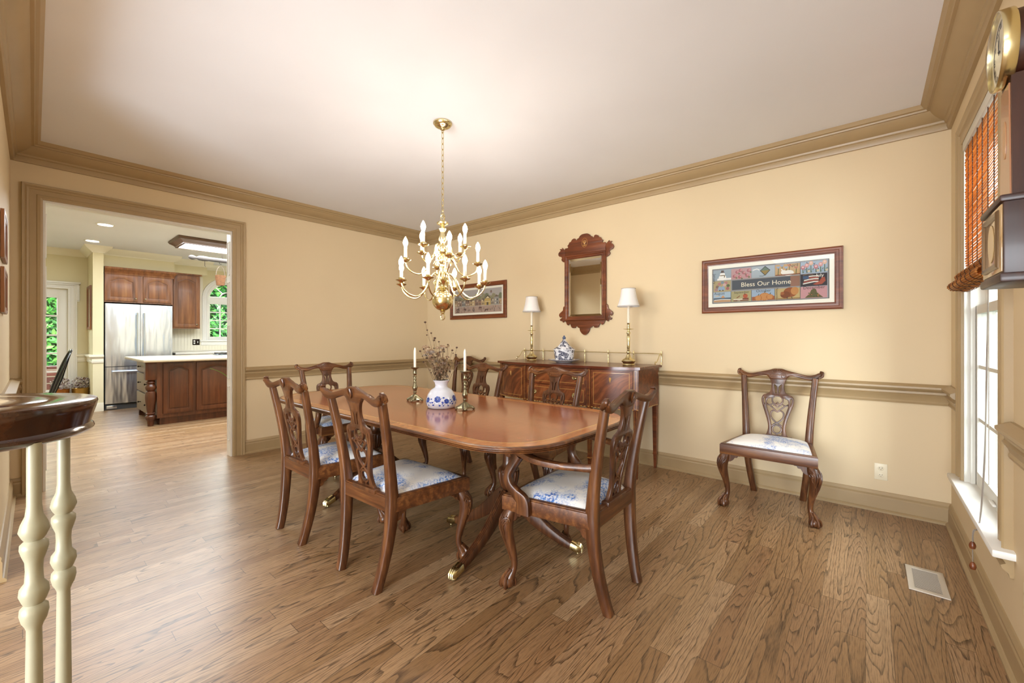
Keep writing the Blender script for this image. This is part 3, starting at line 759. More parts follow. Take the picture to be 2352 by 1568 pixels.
for px in (-.69, .77):
    mb = MB(); mb.box(px - .36, px + .36, -.30, .30, .690, .720, .004); mb.box(px - .10, px + .10, -.10, .10, .672, .692, .006); mb.build('bearer', M['mahog_dark'], tb)
    mb = MB(); rows = []
    pr_ = crv([(.055, .145), (.060, .16), (.060, .285), (.050, .30), (.028, .306), (.026, .315), (.040, .325), (.056, .36), (.064, .40), (.066, .425), (.064, .438), (.058, .448), (.040, .465), (.034, .50), (.033, .56), (.038, .62), (.044, .645), (.044, .655), (.075, .665), (.08, .674)], 2)
    for (r, z, _) in pr_:
        flute = .12 if .335 < z < .435 else 0
        rows.append([Vector((px + r * (1 - flute * abs(math.cos(9 * 2 * PI * k / 72))) * math.cos(2 * PI * k / 72), r * (1 - flute * abs(math.cos(9 * 2 * PI * k / 72))) * math.sin(2 * PI * k / 72), z)) for k in range(72)])
    mb.grid(rows, 0, cu=True, cap=True); mb.build('pedestal_column', M['mahog'], tb, ang=50)
    for k in range(4):
        ang_, rs = ((-84.6, 1.02), (19.9, .87), (105, .93), (190, .93))[k] if px > 0 else ((-76 + 90 * k), 1.0)
        X = T(px, .01, 0) @ R('Z', ang_) @ Matrix.Diagonal((rs, 1, 1, 1))
        mb = MB(); pts = cr([(.030, 0, .275), (.075, 0, .245), (.145, 0, .190), (.235, 0, .128), (.335, 0, .078), (.42, 0, .044), (.455, 0, .036)], 5)
        rad = [(.058, .018), (.052, .019), (.042, .020), (.034, .021), (.027, .021), (.022, .020), (.019, .020)]
        mb.tube([X @ p for p in pts], rad, up=(0, 0, 1), sect=RSQ)
        for o in (-.011, 0, .011):
            q = []
            for i, p in enumerate(pts):
                u = i / (len(pts) - 1) * 6; a = min(int(u), 5); h = rad[a][0] * (1 - u + a) + rad[a + 1][0] * (u - a)
                tdir = (pts[min(i + 1, len(pts) - 1)] - pts[max(i - 1, 0)]).normalized(); nn = Vector((-tdir.z, 0, tdir.x))
                q.append(X @ (p + nn * h + Vector((0, o, 0))))
            mb.tube(q, .004, 5)
        lg = mb.build('table_leg', M['mahog'], tb, ang=50)
        mb = MB(); mb.tube([X @ Vector(p) for p in ((.430, 0, .045), (.470, 0, .034), (.492, 0, .030), (.502, 0, .026))], [(.024, .024), (.023, .024), (.02, .022), (.012, .015)], up=(0, 0, 1), sect=RSQ)
        for o in (-.012, 0, .012): mb.tube([X @ Vector(p) for p in ((.47, o, .057), (.49, o, .052), (.505, o, .036), (.505, o, .014))], .005, 6)
        mb.lathe([(.008, 0), (.014, .003), (.014, .012), (.01, .02)], 12, X @ T(.478, 0, 0))
        mb.build('brass_toe_cap', M['brass'], lg, ang=50)
# ------------------------------------------------------------------ things on the table
TZ = .7492
def candlestick(label):
    t = thing('candlestick', label, 'candlestick')
    mb = MB(); rows = []
    for r, z, k in ((.050, .010, 1), (.052, .016, 1), (.040, .026, .8), (.028, .036, .45), (.020, .044, .15), (.012, .050, 0)):
        rows.append([Vector((r * (1 - k * .45 * (1 - abs(math.cos(2 * a)) ** 1.6)) * (1 + .25 * k * abs(math.cos(2 * a)) ** 3) * math.cos(a + .5), r * (1 - k * .45 * (1 - abs(math.cos(2 * a)) ** 1.6)) * (1 + .25 * k * abs(math.cos(2 * a)) ** 3) * math.sin(a + .5), z)) for a in [2 * PI * q / 48 for q in range(48)]])
    mb.grid(rows, 0, cu=True, cap=True)
    for q in range(4):
        a = .5 + PI / 2 * q; mb.ball((.058 * math.cos(a), .058 * math.sin(a), .0095), .0095, 10)
    mb.build('base', M['brass_old'], t, ang=50)
    mb = MB(); mb.lathe([(.010, .046), (.010, .060), (.014, .066), (.010, .074), (.016, .086), (.020, .098), (.019, .106), (.013, .120), (.010, .135), (.014, .140), (.0095, .146), (.0095, .158), (.0145, .163), (.010, .169), (.010, .180), (.015, .185), (.010, .191), (.012, .200), (.015, .206), (.0135, .212), (.0135, .236), (.018, .243)], 18)
    mb.build('stem', M['brass_old'], t, ang=40)
    mb = MB(); mb.lathe([(.012, .240), (.026, .246), (.033, .254), (.032, .256), (.024, .250), (.010, .249)], 20); mb.build('drip_pan', M['brass_old'], t, ang=50)
    return t
def candle(label, group):
    t = thing('taper_candle', label, 'candle', group=group)
    mb = MB(); mb.lathe([(.0095, 0), (.0098, .11), (.0092, .13), (.006, .147), (.002, .152)], 16); mb.build('wax', M['ivory'], t, ang=60)
    mb = MB(); mb.tube([(0, 0, .150), (.001, 0, .158)], .0011, 5); mb.build('wick', M['ivory'], t)
    return t
G1, G2 = 'brass candlesticks on the dining table', 'ivory taper candles on the dining table'
c1 = candlestick('antique brass candlestick on the table, left of the blue-and-white vase'); c1.location = (2.397, -2.009, TZ); c1['group'] = G1
c2 = dup(c1, (2.966, -2.028, TZ), 20, 'antique brass candlestick on the table, right of the blue-and-white vase', G1)
k1 = candle('ivory taper candle in the candlestick left of the vase', G2); k1.location = (2.397, -2.009, TZ + .249)
k2 = dup(k1, (2.966, -2.028, TZ + .249), 0, 'ivory taper candle in the candlestick right of the vase', G2)

vs = thing('flower_vase', 'white bulbous porcelain vase with cobalt blue flowers on the table', 'vase', (2.775, -2.07, TZ))
mb = MB(); mb.lathe([(.082, 0), (.092, .003), (.095, .012), (.101, .022), (.104, .040), (.101, .062), (.091, .092), (.072, .120), (.051, .134), (.043, .139), (.041, .152), (.047, .172), (.054, .181), (.056, .186), (.053, .188), (.045, .172), (.038, .152), (.036, .13)], 40)
mb.build('body', delft_mat('blue_painted_porcelain', '4a66b4', 9.5, .70, .74, 'e2e6f0'), vs, ang=60)
mb = MB(); r3 = random.Random(11)
def petal_flower(cx, cz, s):       # painted blossoms and leaves lying on the bulb's wall facing the room
    def onv(u, v):
        z = cz + v; rr = interp([(.0, .095), (.022, .1012), (.04, .1042), (.062, .1012), (.092, .0912), (.12, .0722)], z) + .0006
        a = cx + u / .1; return Vector((rr * math.cos(a), rr * math.sin(a), z))
    for k in range(7):
        a = 2 * PI * k / 7; L = []
        for j in range(9):
            b = 2 * PI * j / 9; L.append(onv(s * (.55 * math.cos(a) + .42 * math.cos(b)), s * (.55 * math.sin(a) + .36 * math.sin(b))))
        mb.bm.faces.new([mb.bm.verts.new(p) for p in L]).material_index = k % 2
    for (du, dv) in ((-1.5, -.9), (1.4, -.8), (1.7, .4), (-1.2, -1.6), (.6, -1.7)):
        mb.tube([onv(0, 0), onv(s * du * .6, s * dv * .7), onv(s * du, s * dv)], .0008, 4, 1)
        L = [onv(s * (du + .32 * math.cos(b)), s * (dv + .22 * math.sin(b))) for b in [2 * PI * j / 8 for j in range(8)]]
        mb.bm.faces.new([mb.bm.verts.new(p) for p in L]).material_index = 0
for cx, cz, s in ((-.95, .068, .024), (-.35, .055, .018), (.35, .07, .022), (1.2, .06, .022), (2.1, .06, .02), (2.9, .07, .02), (-1.75, .06, .02), (-2.5, .06, .02)): petal_flower(cx, cz, s)
mb.build('painted_flowers', [plain('cobalt_glaze', '3a57b4', .2), plain('deep_cobalt_glaze', '20357f', .2)], vs, ang=180)

bq = thing('dried_flower_bouquet', 'dried brown and mauve flower stems standing in the blue-and-white vase', 'dried flowers', (2.775, -2.07, TZ))
rb = random.Random(5)
RT = Vector((.762, .6475, 0)); FW = Vector((-.6475, .762, 0))
M_ST, M_HD = plain('dry_stem', '8a7358', .8), plain('dark_seed_head', '4c3628', .9)
M_PT = [plain('dry_rose_petal', 'a08468', .8), plain('dry_mauve_petal', '948578', .8), plain('dry_cream_petal', 'bba88a', .8), M_ST]
for tx, td, tz in ((-.115, .02, .585), (-.095, -.01, .53), (-.075, .03, .51), (-.045, .0, .475), (-.02, .02, .45), (.045, .0, .43), (.105, .01, .41), (.10, .0, .36), (-.145, .0, .385), (-.115, -.02, .40), (-.06, .05, .46), (.02, -.03, .40), (.07, .04, .39), (-.09, -.05, .34), (-.01, .06, .42), (.055, -.04, .345), (.115, .02, .30), (-.125, .01, .31)):
    st = MB(); top = RT * tx + FW * td + Vector((0, 0, tz)); b0 = RT * (tx * .12) + FW * (td * .12) + Vector((0, 0, .10))
    P = cr([b0, b0.lerp(top, .5) + RT * rb.uniform(-.02, .02) + Vector((0, 0, .02)), top], 6); st.tube(P, [.0018, .0012], 5)
    heads = [(P[-1], rb.uniform(.006, .0095))]
    for k in range(2):
        q = P[rb.randint(4, 8)]; e = q + Vector((rb.uniform(-.035, .035), rb.uniform(-.03, .03), rb.uniform(.02, .05))); st.tube([q, e], .0009, 4); heads.append((e, rb.uniform(.004, .007)))
    so = st.build('stem', M_ST, bq)
    for c, r_ in heads:
        hd = MB(); hd.ball(tuple(c), r_, 8, sc=(1, 1, .8)); hd.build('seed_head', M_HD, so, ang=180)
for k in range(88):
    a = rb.uniform(-1, 1); z = rb.uniform(.19, .42); w = .022 + (z - .19) * .36; pt = MB()
    c = RT * (a * w - (z - .19) * .12) + FW * (rb.uniform(-1, 1) * w * .8) + Vector((0, 0, z))
    pt.tube([RT * a * .02 + Vector((0, 0, .15)), c], .0009, 4, 3); s_, m_ = rb.uniform(.014, .026), rb.choice((0, 0, 1, 2))
    for q in range(7):
        g = rb.uniform(0, 2 * PI); e = rb.uniform(-.3, 1.2); u = Vector((math.cos(g) * math.cos(e), math.sin(g) * math.cos(e), math.sin(e)))
        wv = u.cross(Vector((rb.uniform(-1, 1), rb.uniform(-1, 1), .4))).normalized() * s_ * .38
        L = [c, c + u * s_ * .5 + wv, c + u * s_ + Vector((0, 0, -s_ * .15)), c + u * s_ * .55 - wv]
        pt.bm.faces.new([pt.bm.verts.new(p) for p in L]).material_index = m_
    pt.build('dried_blossom', M_PT, bq, ang=180)

# ------------------------------------------------------------------ sideboard and the things on it
sb = thing('sideboard', 'bow-fronted flame mahogany sideboard with brass gallery rail against the back wall', 'sideboard', (2.70, 0, 0))
HW = .80
def yf(x):
    a = abs(x); base = -.488 - .120 * (1 - (a / HW) ** 2)
    if a < .36: return base - .006
    return base - .022 * math.sin(PI * min(max((a - .37) / .40, 0), 1))
def strip(x0, x1, off, n=14): return [(x0 + (x1 - x0) * k / n, yf(x0 + (x1 - x0) * k / n) - off) for k in range(n + 1)]
def slab(mb, x0, x1, z0, z1, off, th=.012, mi=0, n=14):
    f = strip(x0, x1, off, n); poly = f + [(x, y + th + off * .0) for x, y in reversed(f)]
    mb.prism(poly, z1 - z0, T(0, 0, z0), mi)
CZ0, CZ1 = .598, .947
mb = MB(); mb.prism(strip(-HW, HW, 0, 60) + [(HW, -.035), (-HW, -.035)], CZ1 - CZ0, T(0, 0, CZ0)); mb.build('carcass', M['mahog_red'], sb)
mb = MB(); tp = [(x * 1.028, y - .022) for x, y in strip(-HW, HW, 0, 60)]; pl = tp + [(HW * 1.028, -.012), (-HW * 1.028, -.012)]
for i, (ins, z) in enumerate(((0, 0),)):
    mb.prism(pl, .022, T(0, 0, CZ1 + .001))
mb.build('board_top', wood('dark_red_mahogany_top', '3d190b', '612a14', '7d3f20', 0, 22, .26, .15), sb)
def inlay_frame(mb, x0, x1, z0, z1, off, w=.0035, mi=0):
    slab(mb, x0, x1, z0, z0 + w, off + .0008, .002, mi); slab(mb, x0, x1, z1 - w, z1, off + .0008, .002, mi)
    slab(mb, x0, x0 + w, z0, z1, off + .0008, .002, mi, 1); slab(mb, x1 - w, x1, z0, z1, off + .0008, .002, mi, 1)
def front(name, x0, x1, z0, z1):
    mb = MB(); slab(mb, x0, x1, z0, z1, .006, .02); p = mb.build(name, M['flame'], sb)
    mb = MB(); inlay_frame(mb, x0 + .022, x1 - .022, z0 + .02, z1 - .02, .006); mb.build('string_inlay', M['inlay'], p, ang=20); return p
for s in (-1, 1):
    a, b = sorted((s * .395, s * .755)); d = front('cupboard_door', a, b, CZ0 + .012, CZ1 - .012)
    mb = MB(); xc = (a + b) / 2; y = yf(xc) - .0068
    mb.prism([(xc - .012, .865), (xc - .006, .875), (xc + .006, .875), (xc + .012, .865), (xc, .825)], .001, T(0, y, 0) @ R('X', 90)); mb.build('escutcheon', M['inlay'], d)
for z0, z1 in ((CZ0 + .014, .765), (.782, CZ1 - .014)):
    d = front('drawer', -.345, .345, z0, z1)
    for x in (-.235, .235):
        y = yf(x) - .006; zc = (z0 + z1) / 2
        mb = MB(); X = T(x, y, zc) @ R('X', 90)
        mb.grid([[X @ Vector((r * 1.3 * math.cos(q), r * math.sin(q), h)) for q in [2 * PI * k / 24 for k in range(24)]] for r, h in ((.024, 0), (.024, .002), (.019, .004), (.010, .005), (.001, .006))], cu=True)
        mb.tube(cr([X @ Vector(p) for p in ((-.019, .004, .004), (-.019, -.006, .012), (-.010, -.016, .014), (.010, -.016, .014), (.019, -.006, .012), (.019, .004, .004))], 4), .0024, 6)
        mb.build('brass_pull', M['brass'], d, ang=50)
for s in (-1, 1):
    for x in (.37, .778):
        mb = MB(); a, b = (s * x - .019, s * x + .019); slab(mb, a, b, CZ0, CZ1 - .002, .008, .02); st_ = mb.build('stile', M['mahog_red'], sb)
        mb = MB(); inlay_frame(mb, a + .007, b - .007, CZ0 + .01, CZ1 - .012, .008, .0022); mb.build('string_inlay', M['inlay'], st_, ang=20)
        for back in (0, 1):
            if back and x < .5: continue
            yy = -.062 if back else yf(x) + .012
            mb = MB(); rows = []
            for z, h in ((CZ0, .021), (.145, .0145), (.144, .0165), (.128, .0165), (.127, .0135), (0, .0095)):
                rows.append([Vector((s * x + q[0] * h, yy + q[1] * h, z)) for q in ((-1, -1), (1, -1), (1, 1), (-1, 1))])
            mb.grid(rows, 0, cu=True, cap=True); lg = mb.build('tapered_leg', M['mahog_red'], sb)
            if not back:
                mb = MB()
                for e in (-1, 1): mb.tube([(s * x + e * .012, yy - .0212, CZ0 - .01), (s * x + e * .008, yy - .0152, .16)], .0012, 4)
                mb.box(s * x - .017, s * x + .017, yy - .017, yy + .017, .130, .136); mb.build('string_inlay', M['inlay'], lg)
mb = MB()
for k in range(46):
    x = -.79 + 1.58 * k / 45; mb.box(x - .009, x + .009, yf(x) - .0095, yf(x) + .002, CZ0 - .002, CZ0 + .006)
for s in (-1, 1):
    for k in range(12): y = -.47 + .40 * k / 11; mb.box(s * HW - .002, s * HW + .002, y - .009, y + .009, CZ0 - .002, CZ0 + .006)
mb.build('dentil_inlay', M['inlay'], sb)
GT = CZ1 + .023
PX = [-.81 + .2733 * k for k in range(7)]
for x in PX:
    mb = MB(); mb.lathe([(.008, 0), (.008, .004), (.004, .010), (.0055, .03), (.0035, .05), (.0055, .07), (.0035, .085), (.006, .098), (.0075, .104), (.006, .110), (.003, .118), (.005, .124), (.002, .131)], 12, T(x, -.045, GT)); mb.build('gallery_post', M['brass'], sb, ang=50)
mb = MB(); mb.tube([(PX[0], -.045, GT + .104), (PX[-1], -.045, GT + .104)], .0042, 8)
for x in (PX[0], PX[-1]): mb.tube(cr([(x, -.045, GT + .104), (x, -.085, GT + .098), (x, -.12, GT + .06), (x, -.16, GT + .03), (x, -.19, GT + .035), (x, -.195, GT + .018), (x, -.182, GT + .008)], 4), .004, 7)
mb.build('gallery_rail', M['brass'], sb)

def buffet_lamp(label):
    t = thing('table_lamp', label, 'lamp', group='brass candlestick lamps on the sideboard')
    mb = MB(); mb.lathe([(.054, 0), (.056, .004), (.054, .010), (.050, .014), (.052, .022), (.062, .030), (.064, .038), (.060, .046), (.045, .058), (.028, .068), (.020, .085), (.015, .100)], 28); mb.build('base', M['brass'], t, ang=40)
    mb = MB(); mb.lathe([(.013, .098), (.013, .106), (.019, .116), (.019, .124), (.012, .134), (.015, .142), (.011, .148), (.0145, .156), (.0145, .268), (.011, .274), (.015, .280), (.012, .286), (.018, .294), (.018, .304), (.010, .316), (.010, .330), (.020, .334)], 18); mb.build('column', M['brass'], t, ang=40)
    mb = MB(); mb.lathe([(.012, .330), (.040, .333), (.047, .337), (.046, .339), (.012, .337)], 24); mb.lathe([(.013, .338), (.015, .35), (.012, .365), (.013, .385), (.017, .393), (.010, .393)], 16); mb.build('candle_cup', M['brass'], t, ang=40)
    mb = MB(); mb.lathe([(.0125, .390), (.0125, .60)], 16); mb.build('candle_sleeve', M['sleeve'], t)
    mb = MB(); pr = [(.102, .545), (.100, .556), (.088, .59), (.076, .635), (.068, .685), (.064, .716)]
    rows = []
    for r, z in pr: rows.append([Vector((r * (1 - .012 * abs(math.sin(4 * a))) * math.cos(a), r * (1 - .012 * abs(math.sin(4 * a))) * math.sin(a), z)) for a in [2 * PI * k / 64 for k in range(64)]])
    inner = [[v * 1 - Vector((v.x * .02, v.y * .02, 0)) for v in r_] for r_ in reversed(rows)]
    mb.grid(rows + inner, 0, cu=True); sh_ = mb.build('lamp_shade', M['shade'], t, ang=40)
    for z, r in ((.551, .1022), (.714, .0648)):
        mb = MB(); mb.tube([(r * math.cos(a), r * math.sin(a), z) for a in [2 * PI * k / 40 for k in range(40)]], .0028, 5, closed=True)
        mb.build('braid_trim', M['gimp'], sh_)
    mb = MB()
    for a in (0, 2.09, 4.19): mb.tube([(.012 * math.cos(a), .012 * math.sin(a), .598), (.064 * math.cos(a), .064 * math.sin(a), .708)], .0016, 4)
    mb.build('shade_carrier', M['brass'], t)
    return t
L1 = buffet_lamp('slim brass lamp with white shade at the left end of the sideboard, nearer the corner'); L1.location = (2.115, -.20, GT)
dup(L1, (3.298, -.25, GT), 30, 'slim brass lamp with white shade at the right end of the sideboard')

pl_ = thing('dinner_plate', 'white plate under the blue-and-white covered jar on the sideboard', 'plate', (2.622, -.31, GT))
mb = MB(); mb.lathe([(.075, 0), (.082, .003), (.085, .008), (.120, .016), (.166, .030), (.167, .032), (.120, .021), (.084, .012), (.02, .011)], 40); mb.build('dish', plain('white_glazed_porcelain', 'eef0f3', .12, coat=.4), pl_, ang=50)
mb = MB(); mb.lathe([(.090, .0135), (.118, .0215), (.164, .0328), (.120, .0222)], 40, cap=False); mb.build('blue_rim', delft_mat('blue_rim_glaze', '7c88a8', 22, .58, .6, 'eef0f3'), pl_, ang=60)
jr = thing('covered_jar', 'blue-and-white lidded porcelain jar on a plate on the sideboard', 'jar', (2.622, -.31, GT + .0112))
dm = delft_mat('dark_blue_on_white_glaze', '2c3350', 26, .47, .6, 'e4e6ec')
mb = MB(); mb.lathe([(.085, 0), (.092, .004), (.096, .03), (.101, .07), (.107, .105), (.109, .118), (.104, .120), (.10, .112)], 32); mb.build('bowl', dm, jr, ang=50)
mb = MB(); mb.lathe([(.106, .119), (.108, .124), (.103, .132), (.088, .142), (.066, .156), (.050, .172), (.038, .19), (.026, .205), (.019, .212), (.016, .222), (.012, .228)], 32); ld = mb.build('lid', dm, jr, ang=50)
mb = MB(); mb.lathe([(.106, .1165), (.1125, .118), (.1135, .122), (.1125, .126), (.105, .1275)], 32, cap=False); mb.build('white_band', bpy.data.materials['white_glazed_porcelain'], jr, ang=50)
mb = MB(); mb.lathe([(.011, .226), (.017, .234), (.019, .243), (.014, .252), (.008, .256), (.009, .262), (.004, .267)], 18); mb.build('finial', plain('slate_blue_glaze', '54607a', .15), ld, ang=60)
# ------------------------------------------------------------------ mirror and pictures on the walls
mr = thing('wall_mirror', 'mahogany fretwork mirror with shell-inlaid crest above the sideboard', 'mirror', (2.693, 0, 0))
XM = T(0, -.016, 0) @ R('X', 90)
mo = [(-.252, 1.405), (-.252, 2.135), (.252, 2.135), (.252, 1.405)]
mb = MB(); t_ = MB(); t_.sweep([(0, 0), (0, .020), (.008, .026), (.020, .024), (.030, .030), (.042, .030), (.05, .022), (.05, 0)], [(-.202, 1.457), (-.202, 2.083), (.202, 2.083), (.202, 1.457)], closed=True, side=1); mb.merge(t_.bm, 0, T(0, -.004, 0) @ R('X', 90)); mb.build('frame', M['mahog_red'], mr, ang=25)
mb = MB(); mb.box(-.204, .204, -.012, -.010, 1.455, 2.085); mb.build('glass', M['mirror'], mr)
mb = MB(); t_ = MB(); t_.sweep([(0, .0), (0, .003), (-.022, .0005), (-.022, 0)], [(-.203, 1.456), (-.203, 2.084), (.203, 2.084), (.203, 1.456)], closed=True, side=1); mb.merge(t_.bm, 0, T(0, -.0115, 0) @ R('X', 90)); mb.build('bevel', M['mirror'], mr, ang=5)
def fret(h, n=3): return [(p.x, p.y) for p in cr([(x, y, 0) for x, y in h], n)]
top = [(0, 2.338), (.035, 2.335), (.062, 2.318), (.072, 2.302), (.088, 2.298), (.098, 2.284), (.112, 2.286), (.120, 2.302), (.135, 2.306), (.158, 2.296), (.172, 2.276), (.190, 2.272), (.200, 2.252), (.216, 2.238), (.206, 2.222), (.222, 2.212), (.240, 2.214), (.252, 2.196), (.246, 2.17), (.246, 2.13)]
bot = [(.246, 1.41), (.232, 1.392), (.222, 1.370), (.205, 1.362), (.196, 1.376), (.184, 1.378), (.174, 1.362), (.158, 1.335), (.118, 1.333), (.112, 1.345), (.094, 1.352), (.080, 1.336), (.062, 1.328), (.056, 1.302), (.038, 1.276), (.016, 1.259), (0, 1.256)]
mb = MB(); h = fret(top); mb.fill([mirr(list(reversed(h)))], .016, XM, bev=.001); pc = mb.build('fretwork_crest', M['mahog_red'], mr, ang=40)
mb = MB()
for a in (0,): mb.tube([XM @ Vector((x, z, .0085)) for x, z in ell(0, 2.243, .034, .048, 28)], .0016, 4, closed=True)
for k in range(-2, 3): mb.tube([XM @ Vector(p) for p in ((0, 2.225, .009), (.012 * k * .8, 2.252, .009), (.010 * k, 2.272 - abs(k) * .005, .009))], .0022, 5)
for s in (-1, 1): mb.tube([XM @ Vector((s * x, z, .009)) for x, z in spiral(.010, 2.215, .002, .009, 0, 1.2)], .0018, 4)
mb.tube([XM @ Vector(p) for p in ((0, 2.225, .009), (0, 2.205, .009))], .0025, 5); mb.build('shell_inlay', M['inlay'], pc)
mb = MB(); h = fret(bot); mb.fill([mirr(h)], .016, XM, bev=.001); mb.build('fretwork_apron', M['mahog_red'], mr, ang=40)
ear_t = [(.25, 2.185), (.272, 2.212), (.288, 2.226), (.284, 2.208), (.298, 2.214), (.318, 2.212), (.304, 2.198), (.318, 2.188), (.334, 2.172), (.336, 2.150), (.322, 2.134), (.300, 2.128), (.288, 2.112), (.296, 2.094), (.284, 2.075), (.268, 2.066), (.25, 2.062)]
ear_b = [(.25, 1.565), (.262, 1.572), (.272, 1.556), (.276, 1.53), (.296, 1.512), (.318, 1.496), (.328, 1.474), (.312, 1.452), (.296, 1.462), (.288, 1.450), (.300, 1.438), (.316, 1.428), (.306, 1.412), (.286, 1.414), (.276, 1.396), (.262, 1.402), (.25, 1.42)]
for e in (ear_t, ear_b):
    for s in (-1, 1):
        mb = MB(); mb.fill([[(s * x, y) for x, y in fret(e)]], .014, XM, bev=.001); mb.build('fretwork_ear', M['mahog_red'], mr, ang=40)

PC = {}
def pcol(h):
    if h not in PC: PC[h] = plain('thread_' + h, h, .85)
    return PC[h]
class Art:
    """flat stitched design: coloured shapes laid just above one another"""
    def __init__(s): s.mb = MB(); s.cols = []; s.z = 0.0
    def ix(s, c):
        if c not in s.cols: s.cols.append(c)
        return s.cols.index(c)
    def poly(s, pts, c, z=None):
        s.z += .00001
        s.mb.bm.faces.new([s.mb.bm.verts.new((p[0], p[1], s.z)) for p in pts]).material_index = s.ix(c)
    def rect(s, x0, x1, y0, y1, c): s.poly(rect(x0, x1, y0, y1), c)
    def disc(s, x, y, r, c, ry=None): s.poly(ell(x, y, r, ry or r, 18), c)
    def line(s, pts, w, c):
        for a, b in zip(pts, pts[1:]):
            d = Vector((b[0] - a[0], b[1] - a[1])); n = Vector((-d.y, d.x)).normalized() * w / 2
            s.poly([(a[0] + n.x, a[1] + n.y), (b[0] + n.x, b[1] + n.y), (b[0] - n.x, b[1] - n.y), (a[0] - n.x, a[1] - n.y)], c)
    def text(s, body, x, y, size, c, rot=0):
        s.z += .00001; s.mb.text(body, size, .00005, T(x, y, s.z) @ R('Z', rot), s.ix(c))
    def build(s, name, par, X): return s.mb.build(name, [pcol(c) for c in s.cols], par, ang=180, X=X)
def frame_parts(t, x0, x1, z0, z1, w, X, m, steps=True, liner=0, lm='ivory', glass=True):
    mb = MB(); q = MB()
    pf = [(0, 0), (0, .012), (w * .15, .014), (w * .2, .018), (w * .5, .018), (w * .56, .022), (w * .8, .024), (w, .020), (w, 0)]
    q.sweep([(d - w, h) for d, h in pf], [(x0, z0), (x0, z1), (x1, z1), (x1, z0)], closed=True, side=1); mb.merge(q.bm, 0, X); mb.build('frame', M[m], t, ang=25)
    mb = MB(); mb.box(x0 + .005, x1 - .005, z0 + .005, z1 - .005, .001, .004, X=X); mb.build('backing', M['ivory'], t)
    if liner:
        mb = MB(); q = MB(); a = w
        q.sweep([(0, .004), (0, .010), (-liner, .006), (-liner, .004)], [(x0 + a, z0 + a), (x0 + a, z1 - a), (x1 - a, z1 - a), (x1 - a, z0 + a)], closed=True, side=1); mb.merge(q.bm, 0, X); mb.build('liner', M[lm], t, ang=25)
    if glass:
        mb = MB(); mb.box(x0 + w - .002, x1 - w + .002, z0 + w - .002, z1 - w + .002, .0105, .0115, X=X); mb.build('picture_glass', M['glass'], t)

# long needlework of the months
pw = thing('framed_needlework', 'long framed needlework of twelve month squares reading Bless Our Home', 'picture', (3.885, -.004, 1.44))
W_, H_ = .985, .465
frame_parts(pw, 0, W_, 0, H_, .052, R('X', 90), 'mahog_red', liner=.030)
a = Art(); ax0, ax1, ay0, ay1 = .082, W_ - .082, .082, H_ - .082
AW, AH = ax1 - ax0, ay1 - ay0
def u(x, y): return (ax0 + AW * x, ay0 + AH * y)
def ur(x0, x1, y0, y1, c): p, q = u(x0, y0), u(x1, y1); a.rect(p[0], q[0], p[1], q[1], c)
K = '2f3136'
ur(0, 1, 0, 1, '6c6a68'); ur(.008, .992, .02, .98, '8d9299')
cx = [.012, .185, .372, .575, .782, .988]; ry = [.03, .335, .66, .97]
cells = [(0, 2, '93a2ad'), (1, 2, 'b58e8e'), (2, 2, 'a3adb5'), (3, 2, 'bd9b6e'), (4, 2, '9dabbb'), (0, 1, 'ab9c76'), (4, 1, '33323a'), (0, 0, '9fb3c4'), (1, 0, 'a39a72'), (2, 0, '97aabf'), (3, 0, 'b7a06f'), (4, 0, 'bd8c90')]
for i, j, c in cells: ur(cx[i], cx[i + 1] - .004, ry[j], ry[j + 1] - .012, c)
ur(.187, .779, .345, .645, '8f8a84'); ur(.192, .775, .362, .63, '4b525c'); ur(.70, .775, .362, .63, '8c6657')
def ut(s, x, y, size, c, rot=0): p = u(x, y); a.text(s, p[0], p[1], size, c, rot)
ut('Bless Our Home', .49, .49, .052, 'e8dfc8')
ut('January', .022, .72, .030, K, -90); ut('April', .725, .91, .032, K); ut('May', .86, .905, .036, K); ut('July', .93, .595, .034, 'efe9dc')
ut('August', .07, .285, .030, K); ut('September', .28, .285, .026, K); ut('October', .475, .29, .030, K); ut('November', .590, .17, .024, K, -90); ut('December', .885, .295, .032, K)
def ud(x, y, r, c, k=1): p = u(x, y); a.disc(p[0], p[1], r, c, r * k)
def ul(pts, w, c): a.line([u(*p) for p in pts], w, c)
def up_(pts, c): a.poly([u(*p) for p in pts], c)
# snowman
ur(.05, .183, .665, .72, 'e9e6e2'); ud(.10, .74, .030, 'ece9e4', .8); ud(.10, .83, .020, 'ece9e4'); ur(.078, .122, .875, .89, K); ur(.086, .114, .885, .945, '5a4a42'); ul([(.078, .80), (.122, .80), (.118, .74)], .007, '6d5a34')
# heart and roses
for x, y in ((.215, .75), (.24, .86), (.27, .90), (.30, .83), (.33, .75), (.265, .72), (.345, .88)): ud(x, y, .014, 'a3626a'); ud(x + .006, y + .01, .007, 'c58e8c'); ud(x + .018, y - .05, .007, '6b7050')
# kite
up_([(.49, .70), (.535, .84), (.49, .96), (.445, .84)], K); up_([(.49, .72), (.528, .84), (.49, .94), (.452, .84)], '8a7438'); up_([(.452, .84), (.528, .84), (.49, .94)], '5f7463'); ul([(.49, .72), (.47, .69), (.44, .70)], .003, K); ul([(.38, .87), (.42, .9), (.44, .86)], .008, 'e2e0da')
# april: rabbit among lilies
for x, h in ((.60, .9), (.63, .94), (.665, .88), (.69, .93), (.745, .86)):
    ul([(x, .68), (x + .004, h - .03)], .005, '55603e')
    for d in (-.014, 0, .014): ul([(x + .003, h - .04), (x + d, h + .01)], .007, '8fa0b8' if x < .68 else 'b3705a')
ud(.685, .72, .036, 'e8e2d8', .62); ud(.645, .745, .018, 'e8e2d8'); ul([(.64, .76), (.628, .84)], .009, 'e8e2d8'); ur(.577, .779, .665, .69, '7d4a3c')
